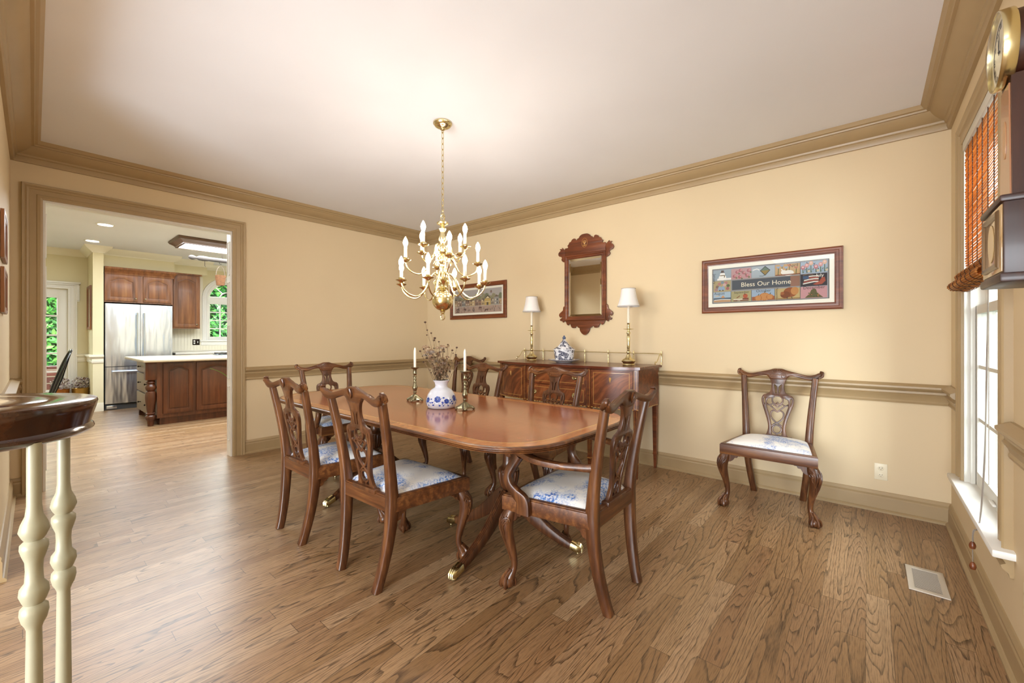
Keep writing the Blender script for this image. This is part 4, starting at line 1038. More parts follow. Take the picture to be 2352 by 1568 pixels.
# may tulips
for k, x in enumerate((.80, .83, .862, .90, .935, .965)):
    y = .80 + .05 * (k % 3); ul([(x, .68), (x, y)], .005, '4f6246'); ud(x, y + .02, .014, ('b5747c', 'c58b88', 'd0a58a')[k % 3], 1.2); ud(x, y + .03, .007, 'd9b5ae'); ul([(x + .002, .69), (x + .02, .78)], .006, '566b52'); ud(x + .015, .72, .009, ('8fa2b8', 'c9b9a0')[k % 2])
# july flag
for k in range(5): ul([(.80 + .004 * k, .40 + .042 * k), (.845, .425 + .040 * k), (.885, .445 + .036 * k), (.92, .44 + .036 * k)], .0075, 'e6ded2' if k % 2 == 0 else 'a8574a')
ur(.80, .845, .52, .60, '3f5673'); up_([(.90, .36), (.945, .37), (.972, .45), (.965, .55), (.945, .54), (.925, .45), (.875, .38)], '9c4f3f'); ul([(.80, .62), (.84, .645), (.88, .62)], .006, '6f5a4a')
# june bells
for x, y, c in ((.05, .48, '7f6a64'), (.07, .56, 'b07a78'), (.10, .60, '7c8a96'), (.135, .58, 'b07a78'), (.155, .50, '59644c'), (.15, .42, 'a06060'), (.04, .40, 'a08080'), (.12, .53, 'c7a6a0')): ud(x, y, .013, c)
for x in (.075, .105): up_([(x - .020, .38), (x - .014, .47), (x, .50), (x + .014, .47), (x + .020, .38)], '8da3bb'); ud(x, .375, .005, K)
# august beach
ur(.014, .181, .035, .10, 'b8906c'); ur(.014, .181, .10, .16, '4f6273'); up_([(.085, .16), (.125, .16), (.107, .235)], 'c58f62'); ul([(.02, .10), (.10, .115), (.18, .10)], .006, 'd8d8d2'); ul([(.03, .21), (.07, .22)], .008, 'c9b49c')
# september school things
ud(.315, .18, .018, 'b0563d'); ul([(.315, .21), (.305, .25)], .004, K); ul([(.235, .13), (.265, .19)], .006, '7c4632'); ur(.205, .345, .075, .11, 'cfc5b0'); ur(.29, .345, .08, .125, '7a4438'); ur(.205, .345, .045, .072, '6e3c34'); ut('123', .255, .058, .014, 'efe6d2')
# october pumpkins
ur(.374, .571, .032, .14, '96593a')
for x, y, r in ((.485, .13, .040), (.43, .10, .027), (.53, .12, .026)):
    ud(x, y, r, 'a8683a', .8)
    for k in (-1, 0, 1): ud(x + k * r * .42 / AW * .9, y, r * .33, 'bd8450', 2.2)
    ul([(x, y + r * .8 / AH), (x + .008, y + r / AH + .02)], .006, '5c5a38')
# november turkey
ur(.577, .779, .032, .065, '8e6f47'); ud(.70, .21, .046, '8b4f2e', .85); ud(.735, .24, .026, 'b87f4c', 1.2); ud(.66, .15, .034, '754026', .8); ud(.635, .19, .013, '9a5b36'); ul([(.675, .09), (.675, .04)], .004, K); ul([(.71, .09), (.715, .04)], .004, K)
# december tree
up_([(.815, .04), (.955, .04), (.91, .15), (.90, .25), (.885, .27), (.865, .24), (.85, .14)], '5c5638')
for k in range(16): ud(.845 + .08 * rb.random(), .06 + .14 * rb.random(), .004, rb.choice(('a4653f', '8a7c4c', '3e4a34')))
for i in range(1, 5): ur(cx[i] - .005, cx[i] - .001, .03, .335 if i < 4 else .97, '5d5a56')
a.build('stitched_design', pw, R('X', 90) @ T(0, 0, .0045))

# village street picture behind the chandelier
pv = thing('framed_print', 'smaller wood-framed print of a village street, hung left of the mirror near the corner', 'picture', (.530, -.004, 1.475))
W_, H_ = 1.045, .470
frame_parts(pv, 0, W_, 0, H_, .055, R('X', 90), 'mahog_red', liner=.026)
a = Art(); ax0, ax1, ay0, ay1 = .081, W_ - .081, .081, H_ - .081; AW, AH = ax1 - ax0, ay1 - ay0
ur(0, 1, 0, 1, 'a98f80'); ur(0, 1, .62, 1, 'a79f9a'); ur(0, 1, .28, .34, '857a6c')
rv = random.Random(4)
for k in range(15):
    x = -.02 + k * .07; h = .70 + rv.uniform(-.05, .12); up_([(max(x - .05, 0), .55), (min(x + .09, 1), .55), (min(x + .05, 1), h), (max(x, 0), h + .03)], rv.choice(('7c7a5c', '6d7058', '8a8468', '7d7468')))
x = .0
while x < .96:
    w = rv.uniform(.055, .11); w = min(w, .995 - x); h = rv.uniform(.50, .64); c = rv.choice(('a58a6a', '94725e', '8e8a84', 'b59a72', '866a5c', '9b8d7c'))
    ur(x, x + w, .30, h, c); up_([(x - 0, h), (x + w, h), (x + w * .5, h + .09)], rv.choice(('6b5a4c', '7a6a5a', '544a42')))
    for q in range(2):
        for r_ in range(2): ur(x + w * (.18 + .42 * q), x + w * (.36 + .42 * q), .34 + .13 * r_, .41 + .13 * r_, rv.choice(('3c3a3a', 'cfc2a6', '57504a')))
    x += w + .004
ur(.66, .78, .30, .58, 'b99c5c'); up_([(.655, .58), (.785, .58), (.72, .72)], '5a4a3c'); up_([(.68, .59), (.76, .59), (.72, .67)], 'd9cba4'); ur(.70, .735, .30, .42, '4a4038'); ur(.672, .768, .44, .455, 'd8cdb4')
ur(0, 1, .285, .30, 'c9c0b0'); ur(0, 1, .30, .303, '3d3834')
for x, y in ((.79, .86), (.22, .84)): ud(x, y, .014, '4d4a48', 1.25); ud(x, y, .008, '9a6a5a', 1.3); ul([(x, y - .05), (x, y - .10)], .003, K)
for k in range(46):
    x, y = rv.uniform(.03, .97), rv.uniform(.04, .24); c = rv.choice(('4a3a34', '5c4a44', '6d4a3e', '3d3a40', '85604e', '78706a'))
    ul([(x, y - .03), (x, y + .03)], .006, c); ud(x, y + .042, .0035, c); ul([(x - .008, y - .035), (x, y), (x + .009, y - .035)], .003, c)
for x, y in ((.075, .16), (.075, .06), (.70, .10), (.24, .16), (.57, .20)):
    ur(x - .03, x + .03, y - .015, y + .022, '6f4a40'); ud(x - .02, y - .02, .006, K); ud(x + .02, y - .02, .006, K); ul([(x - .03, y + .03), (x + .03, y + .03)], .005, '403a38')
a.build('print', pv, R('X', 90) @ T(0, 0, .0045))

# two small frames at the left edge, on the wall beside the doorway
for nm, lab, z0, z1, x0 in (('framed_picture', 'small brown framed picture at the left picture edge, upper of the two', 1.66, 1.92, 1.12), ('framed_picture', 'small brown framed picture at the left picture edge, lower of the two', 1.365, 1.61, 1.12)):
    t = thing(nm, lab, 'picture', (stub(x0)[0], stub(x0)[1], z0), 180 - .9, 'small frames on the wall left of the doorway')
    h = z1 - z0; w = .36
    frame_parts(t, -w, 0, 0, h, .045, T(0, -.002, 0) @ R('X', 90) @ Matrix.Diagonal((1, 1, .7, 1)), 'cherry', glass=True)
    a = Art(); a.rect(-w + .04, -.04, .04, h - .04, 'b9ad94'); a.rect(-w + .08, -.08, .08, h - .08, '7c8a72'); a.disc(-w / 2, h / 2, .03, 'a0634c'); a.build('print', t, T(0, -.002, 0) @ R('X', 90) @ T(0, 0, .0045))
# ------------------------------------------------------------------ chandelier
cl = thing('chandelier', 'polished brass three-tier chandelier with lit candle bulbs hanging over the table', 'chandelier', (2.725, -2.015, 0))
BR = M['brass']
mb = MB(); mb.lathe([(.012, 2.688), (.018, 2.692), (.022, 2.70), (.040, 2.706), (.056, 2.716), (.060, 2.722), (.062, 2.728), (.066, 2.730), (.066, 2.7395)], 32); mb.build('canopy', BR, cl, ang=40)
mb = MB(); mb.tube([(.009 * math.cos(a), 0, 2.678 + .011 * math.sin(a)) for a in [2 * PI * k / 16 for k in range(16)]], .003, 6, closed=True)
z = 2.668; k = 0
while z > 2.10:
    e = Vector((1, 0, 0)) if k % 2 else Vector((0, 1, 0))
    mb.tube([e * (.0085 * math.cos(a)) + Vector((.0, 0, z - .018 + (.0235 if k != 99 else 0) * math.sin(a))) for a in [2 * PI * q / 14 for q in range(14)]], .0026, 5, closed=True)
    z -= .0395; k += 1
mb.build('chain', BR, cl)
mb = MB()
mb.tube([(.020 * math.cos(a), 0, 2.075 + .024 * math.sin(a)) for a in [2 * PI * q / 20 for q in range(20)]], .0038, 7, closed=True)
mb.lathe([(.010, 2.055), (.012, 2.05), (.030, 2.043), (.042, 2.034), (.040, 2.026), (.024, 2.018), (.014, 2.010), (.020, 2.000), (.024, 1.992), (.018, 1.980), (.014, 1.970), (.018, 1.955), (.026, 1.925), (.027, 1.910), (.020, 1.892), (.014, 1.882), (.024, 1.872), (.030, 1.862), (.034, 1.845), (.030, 1.826), (.018, 1.815), (.026, 1.803), (.034, 1.785), (.034, 1.765), (.022, 1.748), (.016, 1.735), (.020, 1.715), (.030, 1.695), (.040, 1.675), (.042, 1.645), (.034, 1.62), (.018, 1.605), (.016, 1.592), (.034, 1.583), (.036, 1.578), (.02, 1.568), (.014, 1.560)], 28)
mb.build('stem', BR, cl, ang=45)
mb = MB(); mb.lathe([(.012, 1.562)] + [(.074 * math.sin(a), 1.490 + .074 * math.cos(a)) for a in [.16 + (PI - .36) * k / 22 for k in range(23)]] + [(.020, 1.414), (.014, 1.408), (.016, 1.402), (.008, 1.396)], 40); mb.build('ball', BR, cl, ang=60)
mb = MB(); mb.tube([(.022 * math.cos(a), 0, 1.374 + .022 * math.sin(a)) for a in [2 * PI * q / 24 for q in range(24)]], .0032, 7, closed=True); mb.build('pull_ring', BR, cl)
def arm_geo(prof, r):
    mb = MB(); mb.tube(cr([(a, 0, b) for a, b in prof], 6), r, 8, up=(0, 1, 0)); return mb
TIERS = [  # (angles in camera frame, arm profile, cup radius, cup z)
    ([-31, 59, 149, 239], [(.028, 1.838), (.040, 1.872), (.058, 1.876), (.074, 1.852), (.092, 1.80), (.125, 1.776), (.165, 1.782), (.190, 1.805), (.197, 1.832)], .197, 1.838),
    ([199, 289, 19, 109], [(.030, 1.765), (.044, 1.795), (.064, 1.796), (.086, 1.762), (.115, 1.70), (.160, 1.668), (.212, 1.68), (.244, 1.71), (.255, 1.745)], .255, 1.752),
    ([-98 + 45 * k for k in range(8)], [(.032, 1.632), (.046, 1.668), (.070, 1.672), (.098, 1.632), (.135, 1.553), (.190, 1.508), (.250, 1.518), (.290, 1.552), (.305, 1.592)], .305, 1.600)]
YAWD = math.degrees(0.7043)
proto = {}
for ti, (angs, prof, r, z) in enumerate(TIERS):
    for a in angs:
        X = R('Z', a + YAWD)
        if ti not in proto:
            mb = arm_geo(prof, .0056)
            s0 = prof[0]; mb.tube([(x, 0, zz) for x, zz in spiral(s0[0] + .020, s0[1] + .012 - .03, .004, .016, .5, 1.3)], .0038, 6)
            am = mb.build('arm', BR, cl, ang=60)
            mb = MB(); mb.lathe([(.006, -.012), (.014, -.004), (.034, .004), (.037, .009), (.035, .010), (.016, .004), (.013, .012), (.019, .018), (.017, .024), (.011, .026)], 20, T(r, 0, z)); mb.build('drip_pan', BR, am, ang=40)
            mb = MB(); mb.lathe([(.0108, .022), (.0108, .092), (.0095, .094)], 14, T(r, 0, z)); mb.build('candle_sleeve', M['sleeve'], am)
            mb = MB(); mb.lathe([(.0075, .093), (.010, .102), (.0155, .118), (.0165, .128), (.0135, .142), (.008, .154), (.003, .163), (.001, .166)], 14, T(r, 0, z)); mb.build('flame_bulb', M['bulb'], am, ang=70)
            proto[ti] = am
        else: am = dup(proto[ti]); am.parent = cl
        am.matrix_local = X

# ------------------------------------------------------------------ wall clock by the window (banjo shape)
ck = thing('wall_clock', 'dark mahogany banjo clock with brass-rimmed dial on the window wall', 'clock', (LX, -2.196, 0))
XC = R('Z', -90) @ R('X', 90)           # local x -> -y, y -> z, z -> -x
def CX(x, y, z): return XC @ T(x, y, z)
dz = 2.017
mb = MB(); mb.lathe([(.098, .0), (.098, .018), (.092, .026), (.094, .118), (.088, .122)], 44, CX(0, dz, 0)); mb.build('dial_drum', M['mahog_dark'], ck, ang=40)
mb = MB(); mb.lathe([(.086, .118), (.101, .118), (.103, .121), (.103, .145), (.102, .147), (.099, .147), (.0985, .143), (.0985, .130)], 44, CX(0, dz, 0)); mb.build('bezel', M['brass'], ck, ang=40)
mb = MB(); mb.lathe([(.0995, .130), (.099, .135), (.0, .1355)], 44, CX(0, dz, 0)); dl = mb.build('dial', plain('cream_dial_enamel', 'e9dfc4', .35), ck, ang=40)
mb = MB(); NUM = ['XII', 'I', 'II', 'III', 'IIII', 'V', 'VI', 'VII', 'VIII', 'IX', 'X', 'XI']
for k, n in enumerate(NUM):
    a = -2 * PI * k / 12; mb.text(n, .021, .0004, CX(0, dz, .1361) @ T(.071 * math.sin(-a), .068 * math.cos(a), 0) @ R('Z', math.degrees(a)))
for r in (.082, .079): mb.tube([CX(0, dz, .1358) @ Vector((r * math.cos(q), r * math.sin(q), 0)) for q in [2 * PI * j / 60 for j in range(60)]], .0004, 4, closed=True)
mb.build('numerals', M['dark'], dl, ang=180)
mb = MB()
for ang, L, w in ((8, .036, .006), (-4, .060, .004)):
    Xh = CX(0, dz, .1385) @ R('Z', ang); mb.prism([(-w / 2, -.008), (w / 2, -.008), (w * .8, L * .55), (w * .3, L * .8), (0, L), (-w * .3, L * .8), (-w * .8, L * .55)], .0008, Xh)
mb.lathe([(.004, 0), (.004, .003), (.001, .004)], 12, CX(0, dz, .137)); mb.build('hands', M['dark'], dl)
mb = MB(); Xg = CX(0, dz, 0); mb.lathe([(.099, .1460), (.07, .153), (.04, .158), (.0, .160)], 36, Xg, cap=False); mb.build('dial_glass', M['glass'], ck, ang=80)
mb = MB(); rows = []
mb.prism([(-.068, 1.56), (-.048, 1.93), (.048, 1.93), (.068, 1.56)], .125, XC); mb.build('throat', M['mahog_dark'], ck)
mb = MB(); mb.prism([(-.056, 1.585), (-.040, 1.91), (.040, 1.91), (.056, 1.585)], .003, CX(0, 0, .1252)); tp_ = mb.build('throat_panel', plain('pale_brown_veneer', 'a4714f', .22, coat=.3), ck)
mb = MB(); mb.prism(ell(0, 1.77, .016, .052, 28), .0012, CX(0, 0, .1284)); mb.build('oval_inlay', plain('light_brown_oval_inlay', 'b98a5e', .3), tp_)
mb = MB(); mb.box(-.118, .118, 1.392, 1.585, 0, .150, .004, X=XC); mb.box(-.124, .124, 1.372, 1.396, 0, .157, .005, X=XC); mb.box(-.124, .124, 1.578, 1.596, 0, .157, .005, X=XC); mb.build('pendulum_box', M['mahog_dark'], ck)
mb = MB(); q = MB(); q.sweep([(0, 0), (0, .002), (.004, .006), (.012, .007), (.016, .003), (.016, 0)], [(-.072, 1.428), (-.072, 1.548), (.072, 1.548), (.072, 1.428)], closed=True, side=1); mb.merge(q.bm, 0, CX(0, 0, .1522)); mb.build('box_frame', plain('dark_gilt_moulding', '5b4327', .25, .5), ck, ang=25)
mb = MB(); mb.box(-.112, .112, 1.400, 1.574, .1495, .1525, .001, X=XC); pn = mb.build('box_panel', plain('tan_painted_glass', 'a8875a', .12, coat=.5), ck)
mb = MB(); mb.prism(ell(0, 1.488, .036, .052, 30), .0012, CX(0, 0, .1530)); mb.build('oval_window', plain('pale_tan_oval', 'c3a676', .15), pn)
mb = MB(); mb.lathe([(.030, 0), (.034, .010), (.022, .020), (.012, .03), (.018, .042), (.020, .052), (.012, .066), (.004, .085), (.001, .092)], 20, T(-.055, 0, dz + .098)); mb.build('finial', M['mahog_dark'], ck, ang=50)
mb = MB(); mb.tube([CX(0, 0, 0) @ Vector(p) for p in ((0, 1.372, .05), (.01, 1.362, .05), (.02, 1.372, .05))], .003, 6); mb.build('catch', M['bronze'], ck)

# ------------------------------------------------------------------ stair rail volute in the left foreground
vc = Vector((3.80, -4.025, 0)); VZ = 1.070
rail = thing('stair_volute', 'dark stained wooden handrail volute curling at the left foreground', 'handrail', (vc.x, vc.y, VZ))
HRP = [(-.52, -.62), (-.74, -.52), (-.86, -.40), (-.82, -.26), (-.72, -.16), (-.80, .12), (-.92, .50), (-1, .82), (-.95, .95), (-.78, 1), (.78, 1), (.95, .95), (1, .82), (.92, .50), (.80, .12), (.72, -.16), (.82, -.26), (.86, -.40), (.74, -.52), (.52, -.62)]
mb = MB(); P = []
A0 = math.radians(42)
for k in range(60):
    t = k / 59; a = A0 + t * 1.28 * 2 * PI; r = .070 + .075 * min(1, t * 1.15) ; P.append(Vector((r * math.cos(a), r * math.sin(a), 0)))
d = (P[-1] - P[-2]).normalized()
for k in range(1, 14): P.append(P[-1] + d * .08 + Vector((0, 0, 0)))
mb.tube(P, [(.041, .036)] * len(P), up=(0, 0, 1), sect=[(q[1], q[0]) for q in HRP])
mb.build('rail', wood('dark_walnut_rail', '1c0e08', '351a0d', '5a3218', 0, 24, .16, .5), rail, ang=45)
mb = MB(); mb.lathe([(.046, -.016), (.052, -.012), (.052, .012), (.056, .026), (.05, .032), (.02, .036), (.001, .037)], 28); mb.build('centre_cap', bpy.data.materials['dark_walnut_rail'], rail, ang=45)
def baluster(loc, label):
    t = thing('baluster', label, 'baluster', loc, 0, 'cream turned balusters under the stair rail')
    mb = MB(); h = VZ - .019
    pf = [(.0185, .0), (.0185, .20), (.019, .32), (.0165, .56), (.0145, .70), (.0138, .735), (.017, .742), (.0225, .750), (.026, .762), (.025, .772), (.018, .778), (.022, .784), (.027, .795), (.0255, .806), (.017, .815), (.0155, .835), (.0165, .85), (.022, .862), (.0255, .872), (.025, .880), (.017, .886), (.022, .892), (.0275, .902), (.024, .914), (.016, .928), (.0135, .945), (.0135, h)]
    mb.lathe([(r * .68, z) for r, z in pf], 28); mb.build('turned_post', plain('cream_gloss_paint', '9d9a83', .4) if 'cream_gloss_paint' not in bpy.data.materials else bpy.data.materials['cream_gloss_paint'], t, ang=40); return t
b1 = baluster((3.807, -3.893, 0), 'cream turned baluster under the volute, right of the two')
dup(b1, (3.927, -3.933, 0), 0, 'cream turned baluster under the volute, left and nearer of the two')
# ------------------------------------------------------------------ kitchen beyond the doorway
KCR = [(0, 2.63), (.012, 2.63), (.02, 2.645), (.05, 2.665), (.085, 2.70), (.095, 2.715), (.105, 2.74), (0, 2.74)]
mould('trim_kitchen_crown', KCR, [(-4.72, -3.03), (-4.72, -3.158), (KX, -3.158), (KX, -5.3)][::-1], 'ktrim') if False else None
def kmould(name, prof, path): 
    mb = MB(); mb.sweep(prof, path, side=-1); return struct(mb.build(name, M['ktrim'], ang=25))
kmould('trim_kitchen_crown', KCR, [(KX, -5.3), (KX, -3.158), (-4.72, -3.158), (-4.72, -3.03), (-4.90, -3.03), (-4.90, -2.06), (-5.15, -2.06), (-5.15, -1.49), (KX, -1.49), (KX, 1.1)])
mb = MB(); mb.box(KX, -4.90, -3.03, -2.06, 2.44, H); mb.box(KX, -5.15, -2.06, -1.49, 2.475, H); struct(mb.build('wall_kitchen_soffit', M['kwall']))
KRAIL = [(0, .80), (.012, .80), (.02, .83), (.012, .84), (.012, .87), (.03, .89), (.045, .905), (.045, .925), (.02, .935), (0, .94)]
kmould('trim_kitchen_rail', KRAIL, [(KX, KD1 + .10), (KX, -3.158), (-4.72, -3.158), (-4.72, -3.03)])
kmould('baseboard_kitchen', [(0, 0), (.018, 0), (.018, .11), (.008, .14), (0, .14)], [(KX, KD1 + .10), (KX, -3.158), (-4.72, -3.158), (-4.72, -3.03)])

# kitchen exterior door with glass
dr = thing('door_1', None, None); dr['kind'] = 'structure'
mb = MB()
x0, x1 = KX - .09, KX - .045
ZG0, ZG1 = .50, 1.905
mb.box(x0, x1, KD1 - .125, KD1, .01, KDZ, .003); mb.box(x0, x1, KD0, KD0 + .125, .01, KDZ, .003); mb.box(x0 + .001, x1 - .001, KD0 + .12, KD1 - .12, ZG1, KDZ - .001); mb.box(x0 + .001, x1 - .001, KD0 + .12, KD1 - .12, .011, ZG0 - .18)
for z in (.64, .955, 1.267, 1.594): mb.box(x0 + .01, x1 - .005, KD0, KD1, z - .014, z + .014)
for k in (1, 2): y = KD0 + .125 + (KD1 - KD0 - .25) * k / 3; mb.box(x0 + .012, x1 - .007, y - .012, y + .012, ZG0 - .18, ZG1)
mb.build('door_leaf', M['white'], dr)
mb = MB(); mb.box(KX - .07, KX - .068, KD0 + .1, KD1 - .1, ZG0 - .2, ZG1); mb.build('pane', M['glass'], dr)
mb = MB(); t_ = MB(); t_.sweep(CAS, [(KD0, 0), (KD0, KDZ), (KD1, KDZ), (KD1, 0)], side=1); mb.merge(t_.bm, 0, YZ(KX)); mb.build('door_casing', M['white'], dr, ang=20)
mb = MB(); mb.box(KX, KX + .075, KD0 - .16, KD1 + .15, 2.150, 2.180, .004); mb.box(KX, KX + .05, KD0 - .14, KD1 + .13, 2.125, 2.150, .004)
for y in (KD1 + .105, KD0 - .125): mb.box(KX, KX + .05, y, y + .035, 1.87, 2.13, .006); mb.box(KX, KX + .03, y, y + .035, 1.85, 1.87, .004)
mb.build('door_cornice', M['white'], dr)

# arched kitchen window
kw = thing('window_2', None, None); kw['kind'] = 'structure'
mb = MB(); X = YZ(KX)
AZ = KWZ1 - .02
def archpath(o): return [(KW0 - o, KWZ0)] + [(cyw - (rw + o) * math.cos(q), AZ + (rw * .86 + o) * math.sin(q)) for q in [PI * k / 20 for k in range(21)]] + [(KW1 + o, KWZ0)]
t_ = MB(); t_.sweep([(0, 0), (0, .018), (.02, .024), (.03, .018), (.07, .018), (.08, .026), (.10, .026), (.105, 0)], archpath(0), side=1); mb.merge(t_.bm, 0, X); mb.build('window_casing', M['white'], kw, ang=25)
mb = MB(); mb.box(KX - .10, KX + .05, KW0 - .14, KW1 + .14, KWZ0 - .03, KWZ0, .004); mb.box(KX, KX + .02, KW0 - .12, KW1 + .12, KWZ0 - .11, KWZ0 - .03, .004); mb.build('window_sill', M['white'], kw)
mb = MB()
xa, xb = KX - .09, KX - .05
mb.box(xa, xb, KW0, KW0 + .05, KWZ0, AZ, .002); mb.box(xa, xb, KW1 - .05, KW1, KWZ0, AZ, .002); mb.box(xa + .001, xb - .001, KW0 + .045, KW1 - .045, KWZ0 + .001, KWZ0 + .07); mb.box(xa + .001, xb + .006, KW0 + .001, KW1 - .001, 1.93, AZ + .035, .003)
for k in range(1, 4): y = KW0 + .05 + (KW1 - KW0 - .1) * k / 4; mb.box(xa + .008, xb - .008, y - .011, y + .011, KWZ0, 1.94)
for k in range(1, 4): z = KWZ0 + .07 + (1.93 - KWZ0 - .07) * k / 4; mb.box(xa + .009, xb - .009, KW0 + .04, KW1 - .04, z - .011, z + .011)
t_ = MB(); t_.sweep([(0, 0), (0, .04), (-.045, .04), (-.045, 0)], archpath(0)[1:-1], side=1); mb.merge(t_.bm, 0, YZ(xa))
t_ = MB(); t_.sweep([(0, .006), (0, .03), (-.02, .03), (-.02, .006)], [(cyw - .2 * math.cos(q), AZ + .16 * math.sin(q)) for q in [PI * k / 14 for k in range(15)]], side=1); mb.merge(t_.bm, 0, YZ(xa))
for q in (PI / 4, PI / 2, 3 * PI / 4):
    mb.tube([YZ(xa + .02) @ Vector((cyw - .2 * math.cos(q), AZ + .16 * math.sin(q), 0)), YZ(xa + .02) @ Vector((cyw - rw * math.cos(q), AZ + rw * .86 * math.sin(q), 0))], .010, 6)
mb.build('window_sash', M['white'], kw)
mb = MB(); mb.prism([(KW0 + .01, KWZ0 + .02)] + [(cyw - (rw - .01) * math.cos(q), AZ + rw * .84 * math.sin(q)) for q in [PI * k / 20 for k in range(21)]] + [(KW1 - .01, KWZ0 + .02)], .002, YZ(KX - .072)); mb.build('pane', M['glass'], kw)

# beadboard and back counter under the window
mb = MB()
for k in range(60): y = -2.05 + k * .052; mb.box(KX, KX + .011, y + .003, y + .052, .95, 2.47 if y < -1.51 else 1.06); 
mb.box(KX, KX + .006, -2.05, 1.05, .95, 1.06)
struct(mb.build('trim_beadboard', M['ktrim']))
bc = thing('base_cabinet', 'cherry base cabinet run with pale counter under the arched kitchen window', 'cabinet', (KX, -.5, 0))
mb = MB(); mb.box(.001, .60, -1.55, 1.5, .10, .90); mb.box(.001, .54, -1.55, 1.5, 0, .10); mb.build('carcass', M['cherry'], bc)
mb = MB(); mb.box(.012, .635, -1.55, 1.5, .90, .94, .006); mb.box(.012, .03, -1.55, 1.5, .94, .965, .003); mb.build('countertop', plain('pale_stone_tile', 'd9d3c4', .25, var=.05), bc)

# refrigerator
fr_ = thing('refrigerator', 'stainless steel french-door refrigerator beside the cream pier in the kitchen', 'refrigerator', (-5.45, -2.565, 0))
FX = .73; hw = .445
mb = MB(); mb.box(0, FX - .07, -hw, hw, .03, 1.80, .006); mb.box(.05, FX - .03, -hw, hw, .0, .09); mb.build('cabinet', plain('dark_grey_case', '3a3b3d', .5), fr_)
def bowed(y0, y1, z0, z1):
    mb = MB(); n = 8; f = [(FX - .012 + .012 * math.sin(PI * k / n), y0 + (y1 - y0) * k / n) for k in range(n + 1)]
    mb.prism(f + [(FX - .068, y1), (FX - .068, y0)], z1 - z0, T(0, 0, z0)); return mb
for s in (-1, 1):
    y0, y1 = sorted((s * .003, s * hw)); d_ = bowed(y0, y1, .735, 1.80).build('fridge_door', M['steel'], fr_, ang=30)
    mb = MB(); y = s * .045; mb.tube([(FX + .045, y, .90), (FX + .045, y, 1.655)], .012, 10)
    for z in (.93, 1.625): mb.tube([(FX - .01, y, z), (FX + .045, y, z)], .010, 8)
    mb.build('handle', M['steel'], d_)
d_ = bowed(-hw, hw, .105, .725).build('freezer_drawer', M['steel'], fr_, ang=30)
mb = MB(); mb.tube([(FX + .045, -.36, .645), (FX + .045, .36, .645)], .012, 10)
for y in (-.33, .33): mb.tube([(FX - .01, y, .645), (FX + .045, y, .645)], .010, 8)
mb.build('handle', M['steel'], d_)
mb = MB(); mb.box(FX - .03, FX - .015, -.43, -.30, .02, .075, .003); mb.build('kick_vent', M['steel'], fr_)

def arch_door(mb, y0, y1, z0, z1, x, fw=.055, th=.02, rise=.06):
    """raised-panel door with a cathedral arch, facing +x"""
    yc = (y0 + y1) / 2; a, b = y0 + fw, y1 - fw; zt = z1 - fw - rise
    def archl(o):
        n = 14; L = [(a + o, z0 + fw + o)]; L.append((b - o, z0 + fw + o)); w = (b - a) / 2 - o
        for k in range(n + 1):
            u_ = 1 - 2 * k / n; L.append((yc + w * u_, zt - o + rise * (math.cos(PI * u_ * .95) * .5 + .5) ** .8))
        return L
    mb.fill([rect(y0, y1, z0, z1), archl(0)], th, YZ(x + th / 2), bev=.003)
    mb.prism(archl(0), .006, YZ(x + .001)); mb.fill([archl(.022)], .010, YZ(x + .010), bev=.004)
def knob(mb, x, y, z, r=.013):
    mb.lathe([(.005, 0), (.005, .012), (r, .018), (r, .024), (.006, .028)], 12, T(x, y, z) @ R('Y', 90))
uc = thing('wall_cabinet', 'cherry two-door cabinet with crown moulding above the refrigerator', 'cabinet', (KX, -2.55, 0))
mb = MB(); mb.box(.001, .66, -.46, .455, 1.83, 2.33); mb.build('carcass', M['cherry'], uc)
mb = MB(); mb.sweep([(0, 2.31), (.012, 2.31), (.02, 2.33), (.012, 2.345), (.03, 2.37), (.055, 2.40), (.062, 2.43), (0, 2.43)], [(0.002, .46), (.66, .46), (.66, -.46)], side=1); mb.build('crown', M['cherry'], uc, ang=25)
for y0, y1, ky in ((-.455, -.04, -.065), (.04, .43, .065)):
    mb = MB(); arch_door(mb, y0, y1, 1.855, 2.305, .661); d_ = mb.build('cabinet_door', M['cherry'], uc, ang=30)
    mb = MB(); knob(mb, .68, ky, 1.905); mb.build('knob', M['brass_old'], d_)
u2 = thing('wall_cabinet', 'cherry single-door wall cabinet left of the arched kitchen window', 'cabinet', (KX, -1.82, 0))
mb = MB(); mb.box(.012, .31, -.215, .225, 1.40, 2.45); mb.box(.012, .345, -.215, .250, 2.45, 2.475, .004); mb.build('carcass', M['cherry'], u2)
mb = MB(); arch_door(mb, -.20, .20, 1.425, 2.43, .311); d_ = mb.build('cabinet_door', M['cherry'], u2, ang=30)
mb = MB(); knob(mb, .33, .165, 1.48); mb.build('knob', M['brass_old'], d_)
t = thing('wall_outlet', 'dark metal double outlet and switch plate on the kitchen beadboard', 'outlet', (KX + .011, -1.595, 1.13))
mb = MB(); mb.box(-.06, .06, -.06, .06, 0, .006, .003, X=YZ(0)); cp = mb.build('cover_plate', M['bronze'], t)
mb = MB()
for z in (-.022, .022): mb.prism(ell(-.028, z, .015, .016, 14), .0075, YZ(0))
mb.box(.022, .034, -.02, .02, .004, .008, .001, X=YZ(0)); mb.build('receptacle', M['white'], t)

